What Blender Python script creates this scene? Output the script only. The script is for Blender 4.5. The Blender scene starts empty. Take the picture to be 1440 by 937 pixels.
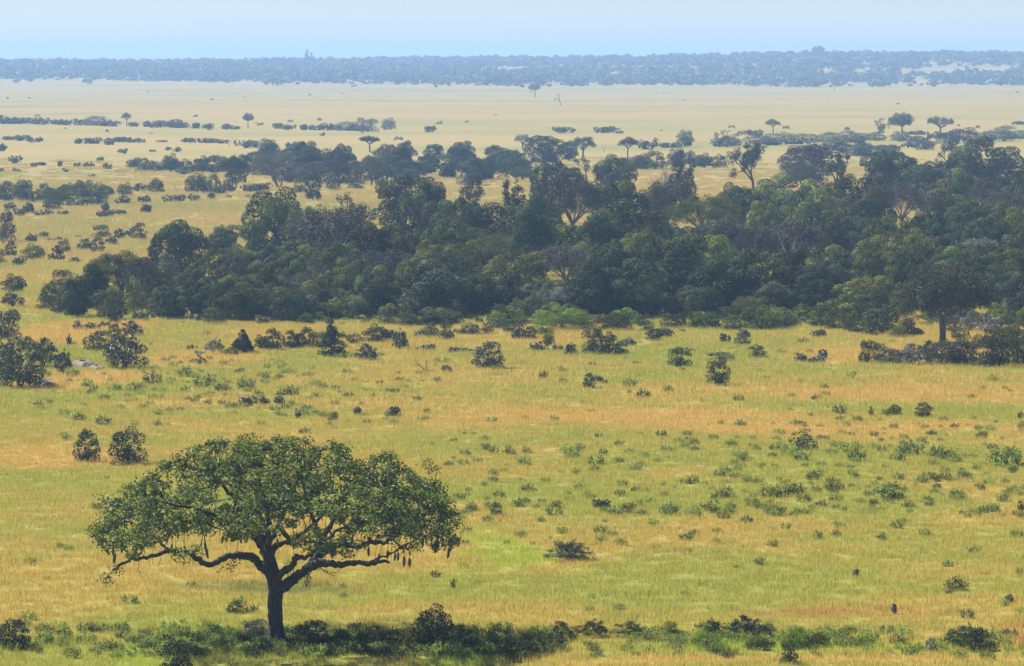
import bpy, math
import numpy as np
R = math.radians
rng = np.random.default_rng(7)
S = bpy.context.scene
COL = S.collection

# ------------------------------------------------------------------ camera
F = 6000.0                       # focal length in pixels of the 1440 px wide photograph
CAMZ = 27.5
PITCH = math.atan(388.5 / F)
cam = bpy.data.cameras.new('camera'); cam.sensor_width = 36; cam.lens = 36 * F / 1440
cam.clip_start = 1; cam.clip_end = 40000
co = bpy.data.objects.new('camera', cam); COL.objects.link(co)
co.location = (0, 0, CAMZ); co.rotation_euler = (R(90) - PITCH, 0, 0)
S.camera = co

# ------------------------------------------------------------------ light
SUN_EL = R(50); SUN_AZ = R(-64)          # azimuth from +Y, negative = to the left
w = bpy.data.worlds.new('World'); S.world = w; w.use_nodes = True
nt = w.node_tree; bg = nt.nodes['Background']
sky = nt.nodes.new('ShaderNodeTexSky'); sky.sky_type = 'NISHITA'; sky.sun_disc = False
sky.sun_elevation = SUN_EL; sky.sun_rotation = SUN_AZ
sky.air_density = 1.0; sky.dust_density = 0.0; sky.ozone_density = 3.0; sky.altitude = 1600
tint = nt.nodes.new('ShaderNodeMix'); tint.data_type = 'RGBA'; tint.blend_type = 'MULTIPLY'; tint.inputs[0].default_value = 1
tint.inputs[7].default_value = (.94, .96, 1.12, 1)
nt.links.new(sky.outputs[0], tint.inputs[6]); nt.links.new(tint.outputs[2], bg.inputs[0]); bg.inputs[1].default_value = 0.05
sun = bpy.data.lights.new('sun', 'SUN'); sun.energy = 5.0; sun.angle = R(0.5); sun.color = (1.0, 0.95, 0.88)
so = bpy.data.objects.new('sun', sun); COL.objects.link(so)
from mathutils import Vector
sd = Vector((math.sin(SUN_AZ) * math.cos(SUN_EL), math.cos(SUN_AZ) * math.cos(SUN_EL), math.sin(SUN_EL)))
so.rotation_euler = sd.to_track_quat('Z', 'Y').to_euler(); so.location = (0, 0, 200)
S.view_settings.view_transform = 'Standard'; S.view_settings.look = 'None'
S.view_settings.exposure = 1.12; S.view_settings.gamma = 1.0
S.cycles.use_denoising = True; S.cycles.max_bounces = 6; S.cycles.diffuse_bounces = 3; S.cycles.transmission_bounces = 3
S.cycles.transparent_max_bounces = 4; S.cycles.volume_bounces = 1
HAZE = 1.6e-4

# ------------------------------------------------------------------ terrain
def sstep(t):
    t = np.clip(t, 0, 1); return t * t * (3 - 2 * t)
CRX = np.array([-3000, -720, -220, 130, 400, 720, 3000.]); CRZ = np.array([13, 16, 17.5, 21, 27.5, 28.5, 28.])
def height(x, y):
    x = np.asarray(x, float); y = np.asarray(y, float)
    zc = np.interp(x * 6000 / np.maximum(y, 3500), CRX, CRZ)
    ridge = zc * sstep((y - 3850) / 2150) * (1 - sstep((y - 6600) / 3500))
    d = sstep((y - 150) / 200)
    und = (0.22 * np.sin(x / 17. + 1.3 * np.sin(y / 31.)) * np.sin(y / 23. + .6) + 0.12 * np.sin(x / 6.1 + y / 9.7)) * (1 - 0.0 * d)
    far = 1.2 * np.sin(x / 210. + 2) * np.sin(y / 330. + 1) * sstep((y - 1000) / 800)
    return ridge + und + far
def ray(px, py):
    a = (py - 468.5) / F; c, s = math.cos(PITCH), math.sin(PITCH)
    return ((px - 720) / F, c - a * s, -s - a * c)
def at(px, py, maxd=9000):
    d = ray(px, py); t = 40.0
    for k in range(60):
        z = float(height(d[0] * t, d[1] * t)); 
        if d[2] >= -1e-5: return None
        t2 = (CAMZ - z) / -d[2]
        if t2 > maxd: return None
        if abs(t2 - t) < .02: break
        t = t2 if k < 30 else (t + t2) / 2
    return d[0] * t, d[1] * t, float(height(d[0] * t, d[1] * t))
def project(x, y, z):
    c, s = math.cos(PITCH), math.sin(PITCH); z = z - CAMZ
    dep = y * c - z * s; up = y * s + z * c
    return 720 + F * x / dep, 468.5 - F * up / dep

# ------------------------------------------------------------------ mesh helpers
def raw_mesh(name, V, quads=None, tris=None, attrs=None, smooth=False):
    """numpy mesh; attrs = {name: (domain, array)}"""
    me = bpy.data.meshes.new(name)
    V = np.asarray(V, np.float32).reshape(-1, 3)
    q = np.zeros((0, 4), np.int32) if quads is None or len(quads) == 0 else np.asarray(quads, np.int32)
    t = np.zeros((0, 3), np.int32) if tris is None or len(tris) == 0 else np.asarray(tris, np.int32)
    nl = q.size + t.size; nf = len(q) + len(t)
    me.vertices.add(len(V)); me.vertices.foreach_set('co', V.ravel())
    me.loops.add(nl); me.loops.foreach_set('vertex_index', np.concatenate([q.ravel(), t.ravel()]).astype(np.int32))
    me.polygons.add(nf)
    st = np.concatenate([np.arange(len(q)) * 4, q.size + np.arange(len(t)) * 3]).astype(np.int32)
    me.polygons.foreach_set('loop_start', st)
    if smooth: me.polygons.foreach_set('use_smooth', np.ones(nf, bool))
    for k, (dom, a) in (attrs or {}).items():
        at_ = me.attributes.new(k, 'FLOAT', dom); at_.data.foreach_set('value', np.asarray(a, np.float32))
    me.update(calc_edges=True); me.validate()
    return me
def unit(v):
    return v / np.maximum(np.linalg.norm(v, axis=-1, keepdims=True), 1e-9)
class Geo:
    def __init__(s): s.V = []; s.Q = []; s.T = []; s.tone = []; s.n = 0; s.tt = []
    def add(s, V, Q, tone):
        V = np.asarray(V).reshape(-1, 3); s.V.append(V); s.Q.append(np.asarray(Q) + s.n); s.n += len(V)
        s.tone.append(np.full(len(Q), tone) if np.isscalar(tone) else np.asarray(tone))
    def leaves(s, P, N, size, tone, aspect=.55, fold=.18):
        n = len(P); N = unit(N); r = unit(np.cross(N, rng.normal(size=(n, 3)))); t = np.cross(N, r)
        L = (np.broadcast_to(size, (n,)) * .5)[:, None]
        V = np.stack([P - r * L, P + t * L * aspect + N * L * fold, P + r * L - N * L * fold, P - t * L * aspect + N * L * fold], 1)
        s.add(V, np.arange(4 * n).reshape(n, 4), tone)
    def tube(s, path, rad, sides=6, bump=0.0, tone=.5, cap=True):
        P = np.asarray(path, float); rad = np.broadcast_to(rad, (len(P),)).astype(float)
        T = unit(np.gradient(P, axis=0)); ref = np.array([.13, .97, .2]) if abs(T[0][1]) < .8 else np.array([1, .1, .1])
        A = unit(np.cross(T, ref)); B = np.cross(T, A)
        a = np.linspace(0, 2 * np.pi, sides, endpoint=False)
        rr = rad[:, None] * (1 + bump * rng.normal(size=(len(P), sides)))
        V = P[:, None] + rr[..., None] * (A[:, None] * np.cos(a)[None, :, None] + B[:, None] * np.sin(a)[None, :, None])
        m = len(P); i = np.arange(m - 1)[:, None] * sides; j = np.arange(sides)[None]; j2 = (j + 1) % sides
        Q = np.stack([i + j, i + j2, i + sides + j2, i + sides + j], -1).reshape(-1, 4)
        s.add(V, Q, tone)
    def mesh(s, name, mat=None, smooth=False):
        me = raw_mesh(name, np.concatenate(s.V), np.concatenate(s.Q), None, {'tone': ('FACE', np.concatenate(s.tone))}, smooth)
        if mat: me.materials.append(mat)
        return me
def smooth_path(pts, n=None, jit=0.0):
    P = np.asarray(pts, float); k = len(P); n = n or (k - 1) * 4 + 1
    t = np.linspace(0, k - 1, n); i = np.minimum(t.astype(int), k - 2); f = (t - i)[:, None]
    p0 = P[np.maximum(i - 1, 0)]; p1 = P[i]; p2 = P[i + 1]; p3 = P[np.minimum(i + 2, k - 1)]
    C = .5 * (2 * p1 + (p2 - p0) * f + (2 * p0 - 5 * p1 + 4 * p2 - p3) * f ** 2 + (3 * p1 - p0 - 3 * p2 + p3) * f ** 3)
    if jit: C[1:-1, :3] += rng.normal(size=(n - 2, C.shape[1]))[:, :3] * jit
    return C

# ------------------------------------------------------------------ materials
def new_mat(name):
    m = bpy.data.materials.new(name); m.use_nodes = True; t = m.node_tree; t.nodes.clear()
    return m, t, t.nodes.new('ShaderNodeOutputMaterial')
def N(t, typ, **kw):
    n = t.nodes.new(typ)
    for k, v in kw.items(): setattr(n, k, v)
    return n
def mixc(t, fac, a, b, mode='MIX'):
    n = N(t, 'ShaderNodeMix', data_type='RGBA', blend_type=mode)
    for i, v in ((0, fac), (6, a), (7, b)):
        if hasattr(v, 'links'): t.links.new(v, n.inputs[i])
        elif i == 0: n.inputs[0].default_value = v
        else: n.inputs[i].default_value = (*v, 1)
    return n.outputs[2]
def math_(t, op, a, b=None, clamp=False):
    n = N(t, 'ShaderNodeMath', operation=op, use_clamp=clamp)
    for i, v in ((0, a), (1, b)):
        if v is None: continue
        if hasattr(v, 'links'): t.links.new(v, n.inputs[i])
        else: n.inputs[i].default_value = v
    return n.outputs[0]
def ramp01(t, v, lo, hi):
    n = N(t, 'ShaderNodeMapRange', interpolation_type='SMOOTHSTEP'); t.links.new(v, n.inputs[0])
    n.inputs[1].default_value = lo; n.inputs[2].default_value = hi
    return n.outputs[0]
def noise(t, vec, scale, detail=3, rough=.55):
    n = N(t, 'ShaderNodeTexNoise'); n.inputs['Scale'].default_value = scale; n.inputs['Detail'].default_value = detail
    n.inputs['Roughness'].default_value = rough
    if vec is not None: t.links.new(vec, n.inputs['Vector'])
    return n.outputs['Fac']
def leaf_mat(name, dark, light, rough=.42, trans=.3, tint=None, spec=.3, up=0):
    rough = min(rough + .15, .75)
    m, t, o = new_mat(name)
    a = N(t, 'ShaderNodeAttribute', attribute_name='tone'); oi = N(t, 'ShaderNodeObjectInfo')
    c = mixc(t, a.outputs['Fac'], dark, light)
    v = N(t, 'ShaderNodeHueSaturation'); t.links.new(c, v.inputs['Color'])
    t.links.new(math_(t, 'ADD', math_(t, 'MULTIPLY', oi.outputs['Random'], .75), .65), v.inputs['Value'])
    t.links.new(math_(t, 'ADD', math_(t, 'MULTIPLY', oi.outputs['Random'], .035), .483), v.inputs['Hue'])
    p = N(t, 'ShaderNodeBsdfPrincipled'); t.links.new(v.outputs[0], p.inputs['Base Color'])
    p.inputs['Roughness'].default_value = rough; p.inputs['Specular IOR Level'].default_value = spec
    tr = N(t, 'ShaderNodeBsdfTranslucent')
    tc = mixc(t, 1.0, v.outputs[0], tint or (1.6, 1.5, .6), 'MULTIPLY'); t.links.new(tc, tr.inputs['Color'])
    mx = N(t, 'ShaderNodeMixShader'); mx.inputs[0].default_value = trans
    if up:
        geo = N(t, 'ShaderNodeNewGeometry'); va = N(t, 'ShaderNodeVectorMath', operation='ADD'); t.links.new(geo.outputs['Normal'], va.inputs[0]); va.inputs[1].default_value = (0, 0, up)
        vn = N(t, 'ShaderNodeVectorMath', operation='NORMALIZE'); t.links.new(va.outputs[0], vn.inputs[0]); t.links.new(vn.outputs[0], p.inputs['Normal'])
    t.links.new(p.outputs[0], mx.inputs[1]); t.links.new(tr.outputs[0], mx.inputs[2]); t.links.new(mx.outputs[0], o.inputs[0])
    return m
def bark_mat(name, dark, light, scale=3.0):
    m, t, o = new_mat(name)
    tc = N(t, 'ShaderNodeTexCoord'); mp = N(t, 'ShaderNodeMapping'); mp.inputs['Scale'].default_value = (1, 1, .25)
    t.links.new(tc.outputs['Object'], mp.inputs[0])
    nz = noise(t, mp.outputs[0], scale * 3, 5, .7)
    c = mixc(t, ramp01(t, nz, .35, .68), dark, light)
    p = N(t, 'ShaderNodeBsdfPrincipled'); t.links.new(c, p.inputs['Base Color']); p.inputs['Roughness'].default_value = .9
    b = N(t, 'ShaderNodeBump'); b.inputs['Strength'].default_value = .8; b.inputs['Distance'].default_value = .06
    t.links.new(nz, b.inputs['Height']); t.links.new(b.outputs[0], p.inputs['Normal']); t.links.new(p.outputs[0], o.inputs[0])
    return m
M = {
    'kig':   leaf_mat('sausage_tree_leaf', (.012, .026, .003), (.120, .145, .018), .40, .33, None, .35),
    'dark':  leaf_mat('dark_green_leaf', (.005, .012, .003), (.074, .100, .018), .5, .2, None, .25),
    'deep':  leaf_mat('deep_green_leaf', (.006, .016, .004), (.032, .056, .012), .5, .15),
    'olive': leaf_mat('olive_leaf', (.012, .022, .004), (.150, .165, .024), .55, .25, None, .2),
    'yel':   leaf_mat('yellow_green_leaf', (.022, .040, .006), (.205, .235, .028), .45, .25),
    'grey':  leaf_mat('grey_green_leaf', (.014, .022, .010), (.120, .128, .064), .5, .15, None, .25),
    'purp':  leaf_mat('purplish_grey_leaf', (.034, .028, .022), (.092, .078, .062), .5, .10, (1.2, 1.1, .9)),
    'silver': leaf_mat('silvery_leaf', (.070, .072, .055), (.250, .245, .200), .35, .12, (1.1, 1.1, .9), .4),
    'blue':  leaf_mat('blue_green_leaf', (.007, .018, .007), (.064, .090, .030), .55, .2, None, .2),
    'bright': leaf_mat('bright_green_leaf', (.050, .095, .010), (.170, .240, .026), .5, .35),
    'gloss': leaf_mat('glossy_leaf', (.014, .020, .008), (.080, .082, .045), .30, .10, None, .5),
    'herbd': leaf_mat('dark_herb_leaf', (.050, .080, .015), (.150, .190, .035), .5, .3, None, .2, 1.),
    'scrub': leaf_mat('haze_paled_scrub_leaf', (.095, .105, .065), (.230, .240, .145), .6, .15),  # leaf colour made paler to stand in for distance haze
    'scrubp': leaf_mat('haze_paled_brown_leaf', (.110, .105, .075), (.210, .195, .150), .6, .15),  # brownish ridge leaf, also paled in its colour for far haze
    'herb':  leaf_mat('herb_leaf', (.110, .150, .026), (.230, .280, .055), .5, .35, None, .2, 1.2),
}
BARK = bark_mat('dark_bark', (.020, .015, .012), (.065, .052, .042))
BARK2 = bark_mat('grey_bark', (.070, .058, .050), (.190, .165, .145))
TWIG = bark_mat('grey_twig', (.085, .072, .066), (.150, .130, .120))

# ------------------------------------------------------------------ grass colour (world position)
PATCH = []      # (px, py, rx px, ry px, kind)
for a in [(690, 775, 75, 34, 'lush'), (235, 535, 120, 18, 'green'), (270, 585, 300, 9, 'green'), (255, 915, 90, 22, 'lush'), (645, 922, 75, 16, 'lush'),
          (1250, 706, 170, 14, 'green'), (360, 818, 150, 11, 'deep'), (925, 508, 70, 8, 'green'), (560, 840, 130, 22, 'green'), (1120, 640, 330, 26, 'green'),
          (980, 700, 110, 14, 'green'), (1180, 690, 110, 60, 'green'), (1330, 830, 160, 18, 'green'), (240, 442, 140, 9, 'green'), (450, 444, 70, 8, 'green'), (630, 448, 70, 6, 'green'),
          (1300, 556, 260, 14, 'orange'), (900, 590, 340, 14, 'orange'), (1180, 604, 330, 11, 'orange'), (1405, 893, 52, 17, 'red'), (1150, 934, 480, 8, 'orange'),
          (300, 505, 110, 16, 'orange'), (60, 640, 110, 20, 'orange'), (620, 530, 160, 18, 'tan'), (140, 805, 220, 22, 'tan'), (620, 860, 200, 14, 'tan'), (100, 470, 120, 18, 'orange'),
          (1150, 870, 120, 10, 'red'), (1010, 765, 200, 18, 'tan'), (90, 540, 120, 10, 'orange'), (1290, 500, 190, 14, 'orange'), (960, 665, 60, 12, 'tan'), (1120, 905, 170, 12, 'lush'), (1350, 918, 100, 7, 'green')]:
    p = at(a[0], a[1]); D = p[1]
    PATCH.append((p[0], p[1], a[2] * D / F, a[3] * D * D / (F * CAMZ), a[4]))
def grass_group():
    g = bpy.data.node_groups.new('grass_colour', 'ShaderNodeTree')
    g.interface.new_socket('Color', in_out='OUTPUT', socket_type='NodeSocketColor')
    t = g; out = N(t, 'NodeGroupOutput'); geo = N(t, 'ShaderNodeNewGeometry')
    sc = N(t, 'ShaderNodeVectorMath', operation='MULTIPLY'); sc.inputs[1].default_value = (1, 1, 0)
    t.links.new(geo.outputs['Position'], sc.inputs[0]); P = sc.outputs[0]
    wz = N(t, 'ShaderNodeTexNoise'); wz.inputs['Scale'].default_value = .07; wz.inputs['Detail'].default_value = 4; t.links.new(P, wz.inputs['Vector'])
    ws = N(t, 'ShaderNodeVectorMath', operation='SUBTRACT'); t.links.new(wz.outputs['Color'], ws.inputs[0]); ws.inputs[1].default_value = (.5, .5, .5)
    wm = N(t, 'ShaderNodeVectorMath', operation='MULTIPLY'); t.links.new(ws.outputs[0], wm.inputs[0]); wm.inputs[1].default_value = (14, 22, 0)
    wa = N(t, 'ShaderNodeVectorMath', operation='ADD'); t.links.new(P, wa.inputs[0]); t.links.new(wm.outputs[0], wa.inputs[1]); PW = wa.outputs[0]
    C = dict(tan=(.46, .34, .105), green=(.305, .325, .060), lush=(.30, .42, .040), orange=(.56, .355, .140), red=(.42, .225, .080), deep=(.10, .155, .030), far=(.45, .345, .160))
    n1 = noise(t, P, .035, 5, .6); n2 = noise(t, P, .011, 3, .5); n3 = noise(t, P, .30, 4, .65); n4 = noise(t, P, 1.7, 3, .6)
    c = mixc(t, ramp01(t, n1, .38, .62), C['tan'], C['green'])
    c = mixc(t, math_(t, 'MULTIPLY', ramp01(t, n2, .52, .68), .35), c, C['orange'])
    sep = N(t, 'ShaderNodeSeparateXYZ'); t.links.new(P, sep.inputs[0])
    farmask = ramp01(t, sep.outputs[1], 430, 700)
    nf = noise(t, P, .006, 6, .6)
    fc = mixc(t, ramp01(t, nf, .38, .66), C['far'], (.300, .300, .115))
    fc = mixc(t, math_(t, 'MULTIPLY', ramp01(t, noise(t, P, .0032, 6, .65), .42, .62), .8), fc, (.50, .345, .190))
    c = mixc(t, farmask, c, fc)
    for (x, y, rx, ry, k) in PATCH:
        s = N(t, 'ShaderNodeVectorMath', operation='SUBTRACT'); t.links.new(PW, s.inputs[0]); s.inputs[1].default_value = (x, y, 0)
        d = N(t, 'ShaderNodeVectorMath', operation='MULTIPLY'); t.links.new(s.outputs[0], d.inputs[0]); d.inputs[1].default_value = (1 / rx, 1 / ry, 0)
        l = N(t, 'ShaderNodeVectorMath', operation='LENGTH'); t.links.new(d.outputs[0], l.inputs[0])
        mk = ramp01(t, l.outputs['Value'], 1.25, .45)
        c = mixc(t, math_(t, 'MULTIPLY', mk, .8), c, C[k])
    # fine mottling: tufts of drier and greener grass
    c = mixc(t, math_(t, 'MULTIPLY', ramp01(t, n3, .48, .70), .45), c, (.22, .25, .045))
    c = mixc(t, math_(t, 'MULTIPLY', ramp01(t, n4, .45, .75), .30), c, (.43, .32, .12))
    v = N(t, 'ShaderNodeHueSaturation'); t.links.new(c, v.inputs['Color'])
    t.links.new(math_(t, 'ADD', math_(t, 'MULTIPLY', noise(t, P, .9, 4, .7), .4), .81), v.inputs['Value'])
    t.links.new(mixc(t, 1.0, v.outputs[0], (1.0, 1.0, .66), 'MULTIPLY'), out.inputs[0])
    return g
GG = grass_group()
def grass_mat(name, ground):
    m, t, o = new_mat(name); g = N(t, 'ShaderNodeGroup', node_tree=GG)
    p = N(t, 'ShaderNodeBsdfPrincipled'); p.inputs['Roughness'].default_value = .85; p.inputs['Specular IOR Level'].default_value = .2
    if ground:
        t.links.new(mixc(t, 1.0, g.outputs[0], (.60, .59, .56), 'MULTIPLY'), p.inputs['Base Color'])
        geo = N(t, 'ShaderNodeNewGeometry'); nz = noise(t, geo.outputs['Position'], .8, 6, .7)
        b = N(t, 'ShaderNodeBump'); b.inputs['Strength'].default_value = .5; b.inputs['Distance'].default_value = .5
        t.links.new(nz, b.inputs['Height']); t.links.new(b.outputs[0], p.inputs['Normal']); t.links.new(p.outputs[0], o.inputs[0])
    else:
        a = N(t, 'ShaderNodeAttribute', attribute_name='tone')
        c = mixc(t, math_(t, 'MULTIPLY', a.outputs['Fac'], .35), g.outputs[0], (.50, .38, .16))
        c = mixc(t, 1.0, c, (1.44, 1.40, 1.16), 'MULTIPLY')
        t.links.new(c, p.inputs['Base Color'])
        geo = N(t, 'ShaderNodeNewGeometry'); vs = N(t, 'ShaderNodeVectorMath', operation='SCALE'); t.links.new(geo.outputs['Normal'], vs.inputs[0]); vs.inputs['Scale'].default_value = .45
        va = N(t, 'ShaderNodeVectorMath', operation='ADD'); t.links.new(vs.outputs[0], va.inputs[0]); va.inputs[1].default_value = (0, 0, 1)
        vn = N(t, 'ShaderNodeVectorMath', operation='NORMALIZE'); t.links.new(va.outputs[0], vn.inputs[0]); t.links.new(vn.outputs[0], p.inputs['Normal'])
        tr = N(t, 'ShaderNodeBsdfTranslucent'); t.links.new(c, tr.inputs['Color'])
        mx = N(t, 'ShaderNodeMixShader'); mx.inputs[0].default_value = .4
        t.links.new(p.outputs[0], mx.inputs[1]); t.links.new(tr.outputs[0], mx.inputs[2]); t.links.new(mx.outputs[0], o.inputs[0])
    return m
GROUND = grass_mat('savanna_ground', True); GRASS = grass_mat('grass_blade', False)

# ------------------------------------------------------------------ ground sheet
ys = np.concatenate([np.linspace(-500, 150, 14), np.linspace(155, 520, 147), 520 * (12000 / 520.) ** np.linspace(.006, 1, 170)])
us = np.concatenate([np.linspace(-4.5, -.2, 22), np.linspace(-.17, .17, 120), np.linspace(.2, 4.5, 22)])
X = us[None, :] * np.clip(ys[:, None], 150, 1800) + us[None, :] * 0.18 * np.clip(ys[:, None] - 1800, 0, None); Y = np.repeat(ys[:, None], len(us), 1)
V = np.stack([X, Y, height(X, Y)], -1).reshape(-1, 3)
nu = len(us); i = np.arange(len(ys) - 1)[:, None] * nu + np.arange(nu - 1)[None]
me = raw_mesh('ground', V, np.stack([i, i + 1, i + nu + 1, i + nu], -1).reshape(-1, 4), smooth=True)
me.materials.append(GROUND)
ground = bpy.data.objects.new('ground', me); COL.objects.link(ground); ground['kind'] = 'structure'

# ------------------------------------------------------------------ instanced stuff: faces with attribute var + loose points
def scatter(name, mat, variants, P, rotz, scale, var, extra=None):
    """variants: list of (V, F3or4, tone); loose points carry rot/scl/var and the modifier repeats the variant on them"""
    VV = []; Q = []; TR = []; vt = []; tone = []; qv = []; tv = []; qt = []; ttn = []; n = 0
    for k, (v, f, tn) in enumerate(variants):
        f = np.asarray(f); VV.append(v); vt.append(np.full(len(v), k))
        if f.shape[1] == 4: Q.append(f + n); qt.append(tn)
        else: TR.append(f + n); ttn.append(tn)
        n += len(v)
    np_ = len(P); VV.append(P)
    V = np.concatenate(VV); base = n
    z = np.zeros(base)
    attrs = {'var': ('POINT', np.concatenate(vt + [var])), 'pt': ('POINT', np.concatenate([z, np.ones(np_)])),
             'rot': ('POINT', np.concatenate([z, rotz])), 'scl': ('POINT', np.concatenate([z, scale])),
             'tone': ('FACE', np.concatenate(qt + ttn))}
    me = raw_mesh(name, V, np.concatenate(Q) if Q else None, np.concatenate(TR) if TR else None, attrs)
    me.materials.append(mat)
    ob = bpy.data.objects.new(name, me); COL.objects.link(ob); ob['kind'] = 'stuff'
    g = bpy.data.node_groups.new(name + '_scatter', 'GeometryNodeTree'); ob_mod = ob.modifiers.new('scatter', 'NODES')
    g.interface.new_socket('Geometry', in_out='INPUT', socket_type='NodeSocketGeometry')
    g.interface.new_socket('Geometry', in_out='OUTPUT', socket_type='NodeSocketGeometry')
    gi = g.nodes.new('NodeGroupInput'); go = g.nodes.new('NodeGroupOutput'); J = g.nodes.new('GeometryNodeJoinGeometry')
    def named(nm):
        a = g.nodes.new('GeometryNodeInputNamedAttribute'); a.data_type = 'FLOAT'; a.inputs[0].default_value = nm; return a.outputs[0]
    def cmp(sock, val):
        c = g.nodes.new('FunctionNodeCompare'); c.data_type = 'FLOAT'; c.operation = 'EQUAL'
        g.links.new(sock, c.inputs[0]); c.inputs[1].default_value = val; c.inputs[12].default_value = .2; return c.outputs[0]
    sp = g.nodes.new('GeometryNodeSeparateGeometry'); sp.domain = 'POINT'
    g.links.new(gi.outputs[0], sp.inputs[0]); g.links.new(cmp(named('pt'), 1.0), sp.inputs[1])
    m2p = g.nodes.new('GeometryNodeMeshToPoints'); g.links.new(sp.outputs[0], m2p.inputs[0])
    cx = g.nodes.new('ShaderNodeCombineXYZ'); g.links.new(named('rot'), cx.inputs[2])
    er = g.nodes.new('FunctionNodeEulerToRotation'); g.links.new(cx.outputs[0], er.inputs[0])
    for k in range(len(variants)):
        s1 = g.nodes.new('GeometryNodeSeparateGeometry'); s1.domain = 'POINT'
        g.links.new(sp.outputs[1], s1.inputs[0]); g.links.new(cmp(named('var'), float(k)), s1.inputs[1])
        ip = g.nodes.new('GeometryNodeInstanceOnPoints')
        g.links.new(m2p.outputs[0], ip.inputs['Points']); g.links.new(cmp(named('var'), float(k)), ip.inputs['Selection'])
        g.links.new(s1.outputs[0], ip.inputs['Instance']); g.links.new(er.outputs[0], ip.inputs['Rotation'])
        g.links.new(named('scl'), ip.inputs['Scale']); g.links.new(ip.outputs[0], J.inputs[0])
    g.links.new(J.outputs[0], go.inputs[0]); ob_mod.node_group = g
    return ob
def blade_patch(size, n, hlo, hhi, wd):
    b = rng.uniform(-size / 2, size / 2, (n, 2)); a = rng.uniform(0, np.pi, n)
    h = rng.uniform(hlo, hhi, n); lean = rng.normal(0, .16, (n, 2)) * h[:, None]
    dx = np.stack([np.cos(a), np.sin(a)], 1) * wd / 2
    z0 = np.full(n, -.08)
    v0 = np.column_stack([b - dx, z0]); v1 = np.column_stack([b + dx, z0]); v2 = np.column_stack([b + lean, h])
    V = np.stack([v0, v1, v2], 1).reshape(-1, 3)
    return V, np.arange(3 * n).reshape(n, 3), rng.random(n) ** 2
pts = []; sc_ = []
for (y0, y1, st, s) in ((186, 330, 1.35, 1.0), (330, 480, 1.9, 1.35), (480, 1150, 3.0, 2.0)):
    yy = np.arange(y0, y1, st)
    for y in yy:
        hw = y * .122 + 4; xx = np.arange(-hw, hw, st) + rng.uniform(-.5, .5) * st
        pts.append(np.column_stack([xx + rng.uniform(-.4, .4, len(xx)) * st, np.full(len(xx), y) + rng.uniform(-.5, .5, len(xx)) * st])); sc_.append(np.full(len(xx), s))
pts = np.concatenate(pts); kp_ = rng.random(len(pts)) > (pts[:, 1] - 600) / 550; pts = pts[kp_]; sc_ = [np.concatenate(sc_)[kp_]]; sc_ = np.concatenate(sc_) * rng.uniform(.8, 1.2, len(pts))
lush = rng.random(len(pts))
P3 = np.column_stack([pts, height(pts[:, 0], pts[:, 1])])
scatter('grass', GRASS, [blade_patch(1.6, 300, .12, .34, .027), blade_patch(1.6, 320, .10, .29, .027), blade_patch(1.6, 280, .14, .46, .025), blade_patch(1.6, 340, .09, .25, .029)],
        P3, rng.uniform(0, 6.28, len(pts)), sc_ * .95, rng.integers(0, 4, len(pts)).astype(float))

# ------------------------------------------------------------------ plant library
LIB = {}
def branchy(G, p, d, L, r, depth, spread=.55, up=.15, nkids=3, tips=None, sides=5, minr=.012):
    n = 4; pts = [np.array(p, float)]; dd = np.array(d, float)
    for k in range(n - 1):
        dd = unit(dd + rng.normal(0, .16, 3) + np.array([0, 0, up * .4])); pts.append(pts[-1] + dd * L / (n - 1))
    G.tube(pts, np.linspace(r, max(r * .6, minr), n), sides)
    if depth == 0:
        if tips is not None: tips.append(pts[-1])
        return
    for k in range(nkids):
        a = pts[-1] if k == 0 else pts[rng.integers(1, n)]
        nd = unit(dd + rng.normal(0, spread, 3) + np.array([0, 0, up]))
        branchy(G, a, nd, L * rng.uniform(.6, .85), max(r * .6, minr), depth - 1, spread, up, nkids, tips, max(3, sides - 1), minr)
def crown(lobes, nper, leaf, jitter=.6, aspect=.6, lo=-.5, fill=.15, tonevar=.3):
    """lobes: (n,4) centre + radius. Leaves on each lobe's upper, outer face plus some inside"""
    G = Geo()
    A = np.array([l[:3] for l in lobes]); RR = np.array([l[3] for l in lobes]); cen = A.mean(0)
    for k in range(len(A)):
        n = int(nper * (RR[k] / RR.mean()) ** 2)
        d = unit(rng.normal(size=(n * 2, 3))); d = d[d[:, 2] > lo][:n]
        rr = RR[k] * (1 - fill * rng.random(len(d)) ** 1.5 + .06 * rng.normal(size=len(d)))
        # small sub-lobes make the surface lumpy
        b = unit(rng.normal(size=(9, 3))); q = np.max(d @ b.T, axis=1); rr = rr * (.86 + .2 * q)
        P = A[k] + d * rr[:, None] * np.array([1, 1, .85])
        G.leaves(P, d + rng.normal(0, jitter, (len(d), 3)), leaf * rng.uniform(.7, 1.3, len(d)),
                 np.clip(.45 + tonevar * rng.normal() + .22 * rng.normal(size=len(d)), 0, 1), aspect)
    return G
def lobes_on(n, rx, rz, zc, r, seed_flat=.0, zlo=-.3, core=True):
    out = []
    d = unit(rng.normal(size=(n * 6, 3))); d = d[d[:, 2] > zlo]
    keep = []
    for v in d:
        if all(np.dot(v, u) < 1 - 1.1 * (r / rx) ** 2 * .7 for u in keep): keep.append(v)
        if len(keep) >= n: break
    for v in keep:
        s = rng.uniform(.75, 1.12)
        out.append((v[0] * rx * s, v[1] * rx * s, zc + v[2] * rz * s, r * rng.uniform(.7, 1.4)))
    if core: out.append((0, 0, zc - .3, rx * .52))
    return out
def lib(kind, crown_geo, trunk_geo, W, H):
    LIB[kind] = dict(c=crown_geo.mesh(kind + '_crown', M['dark']) if crown_geo else None,
                     t=trunk_geo.mesh(kind + '_trunk', BARK, True) if trunk_geo else None, W=W, H=H)
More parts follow.
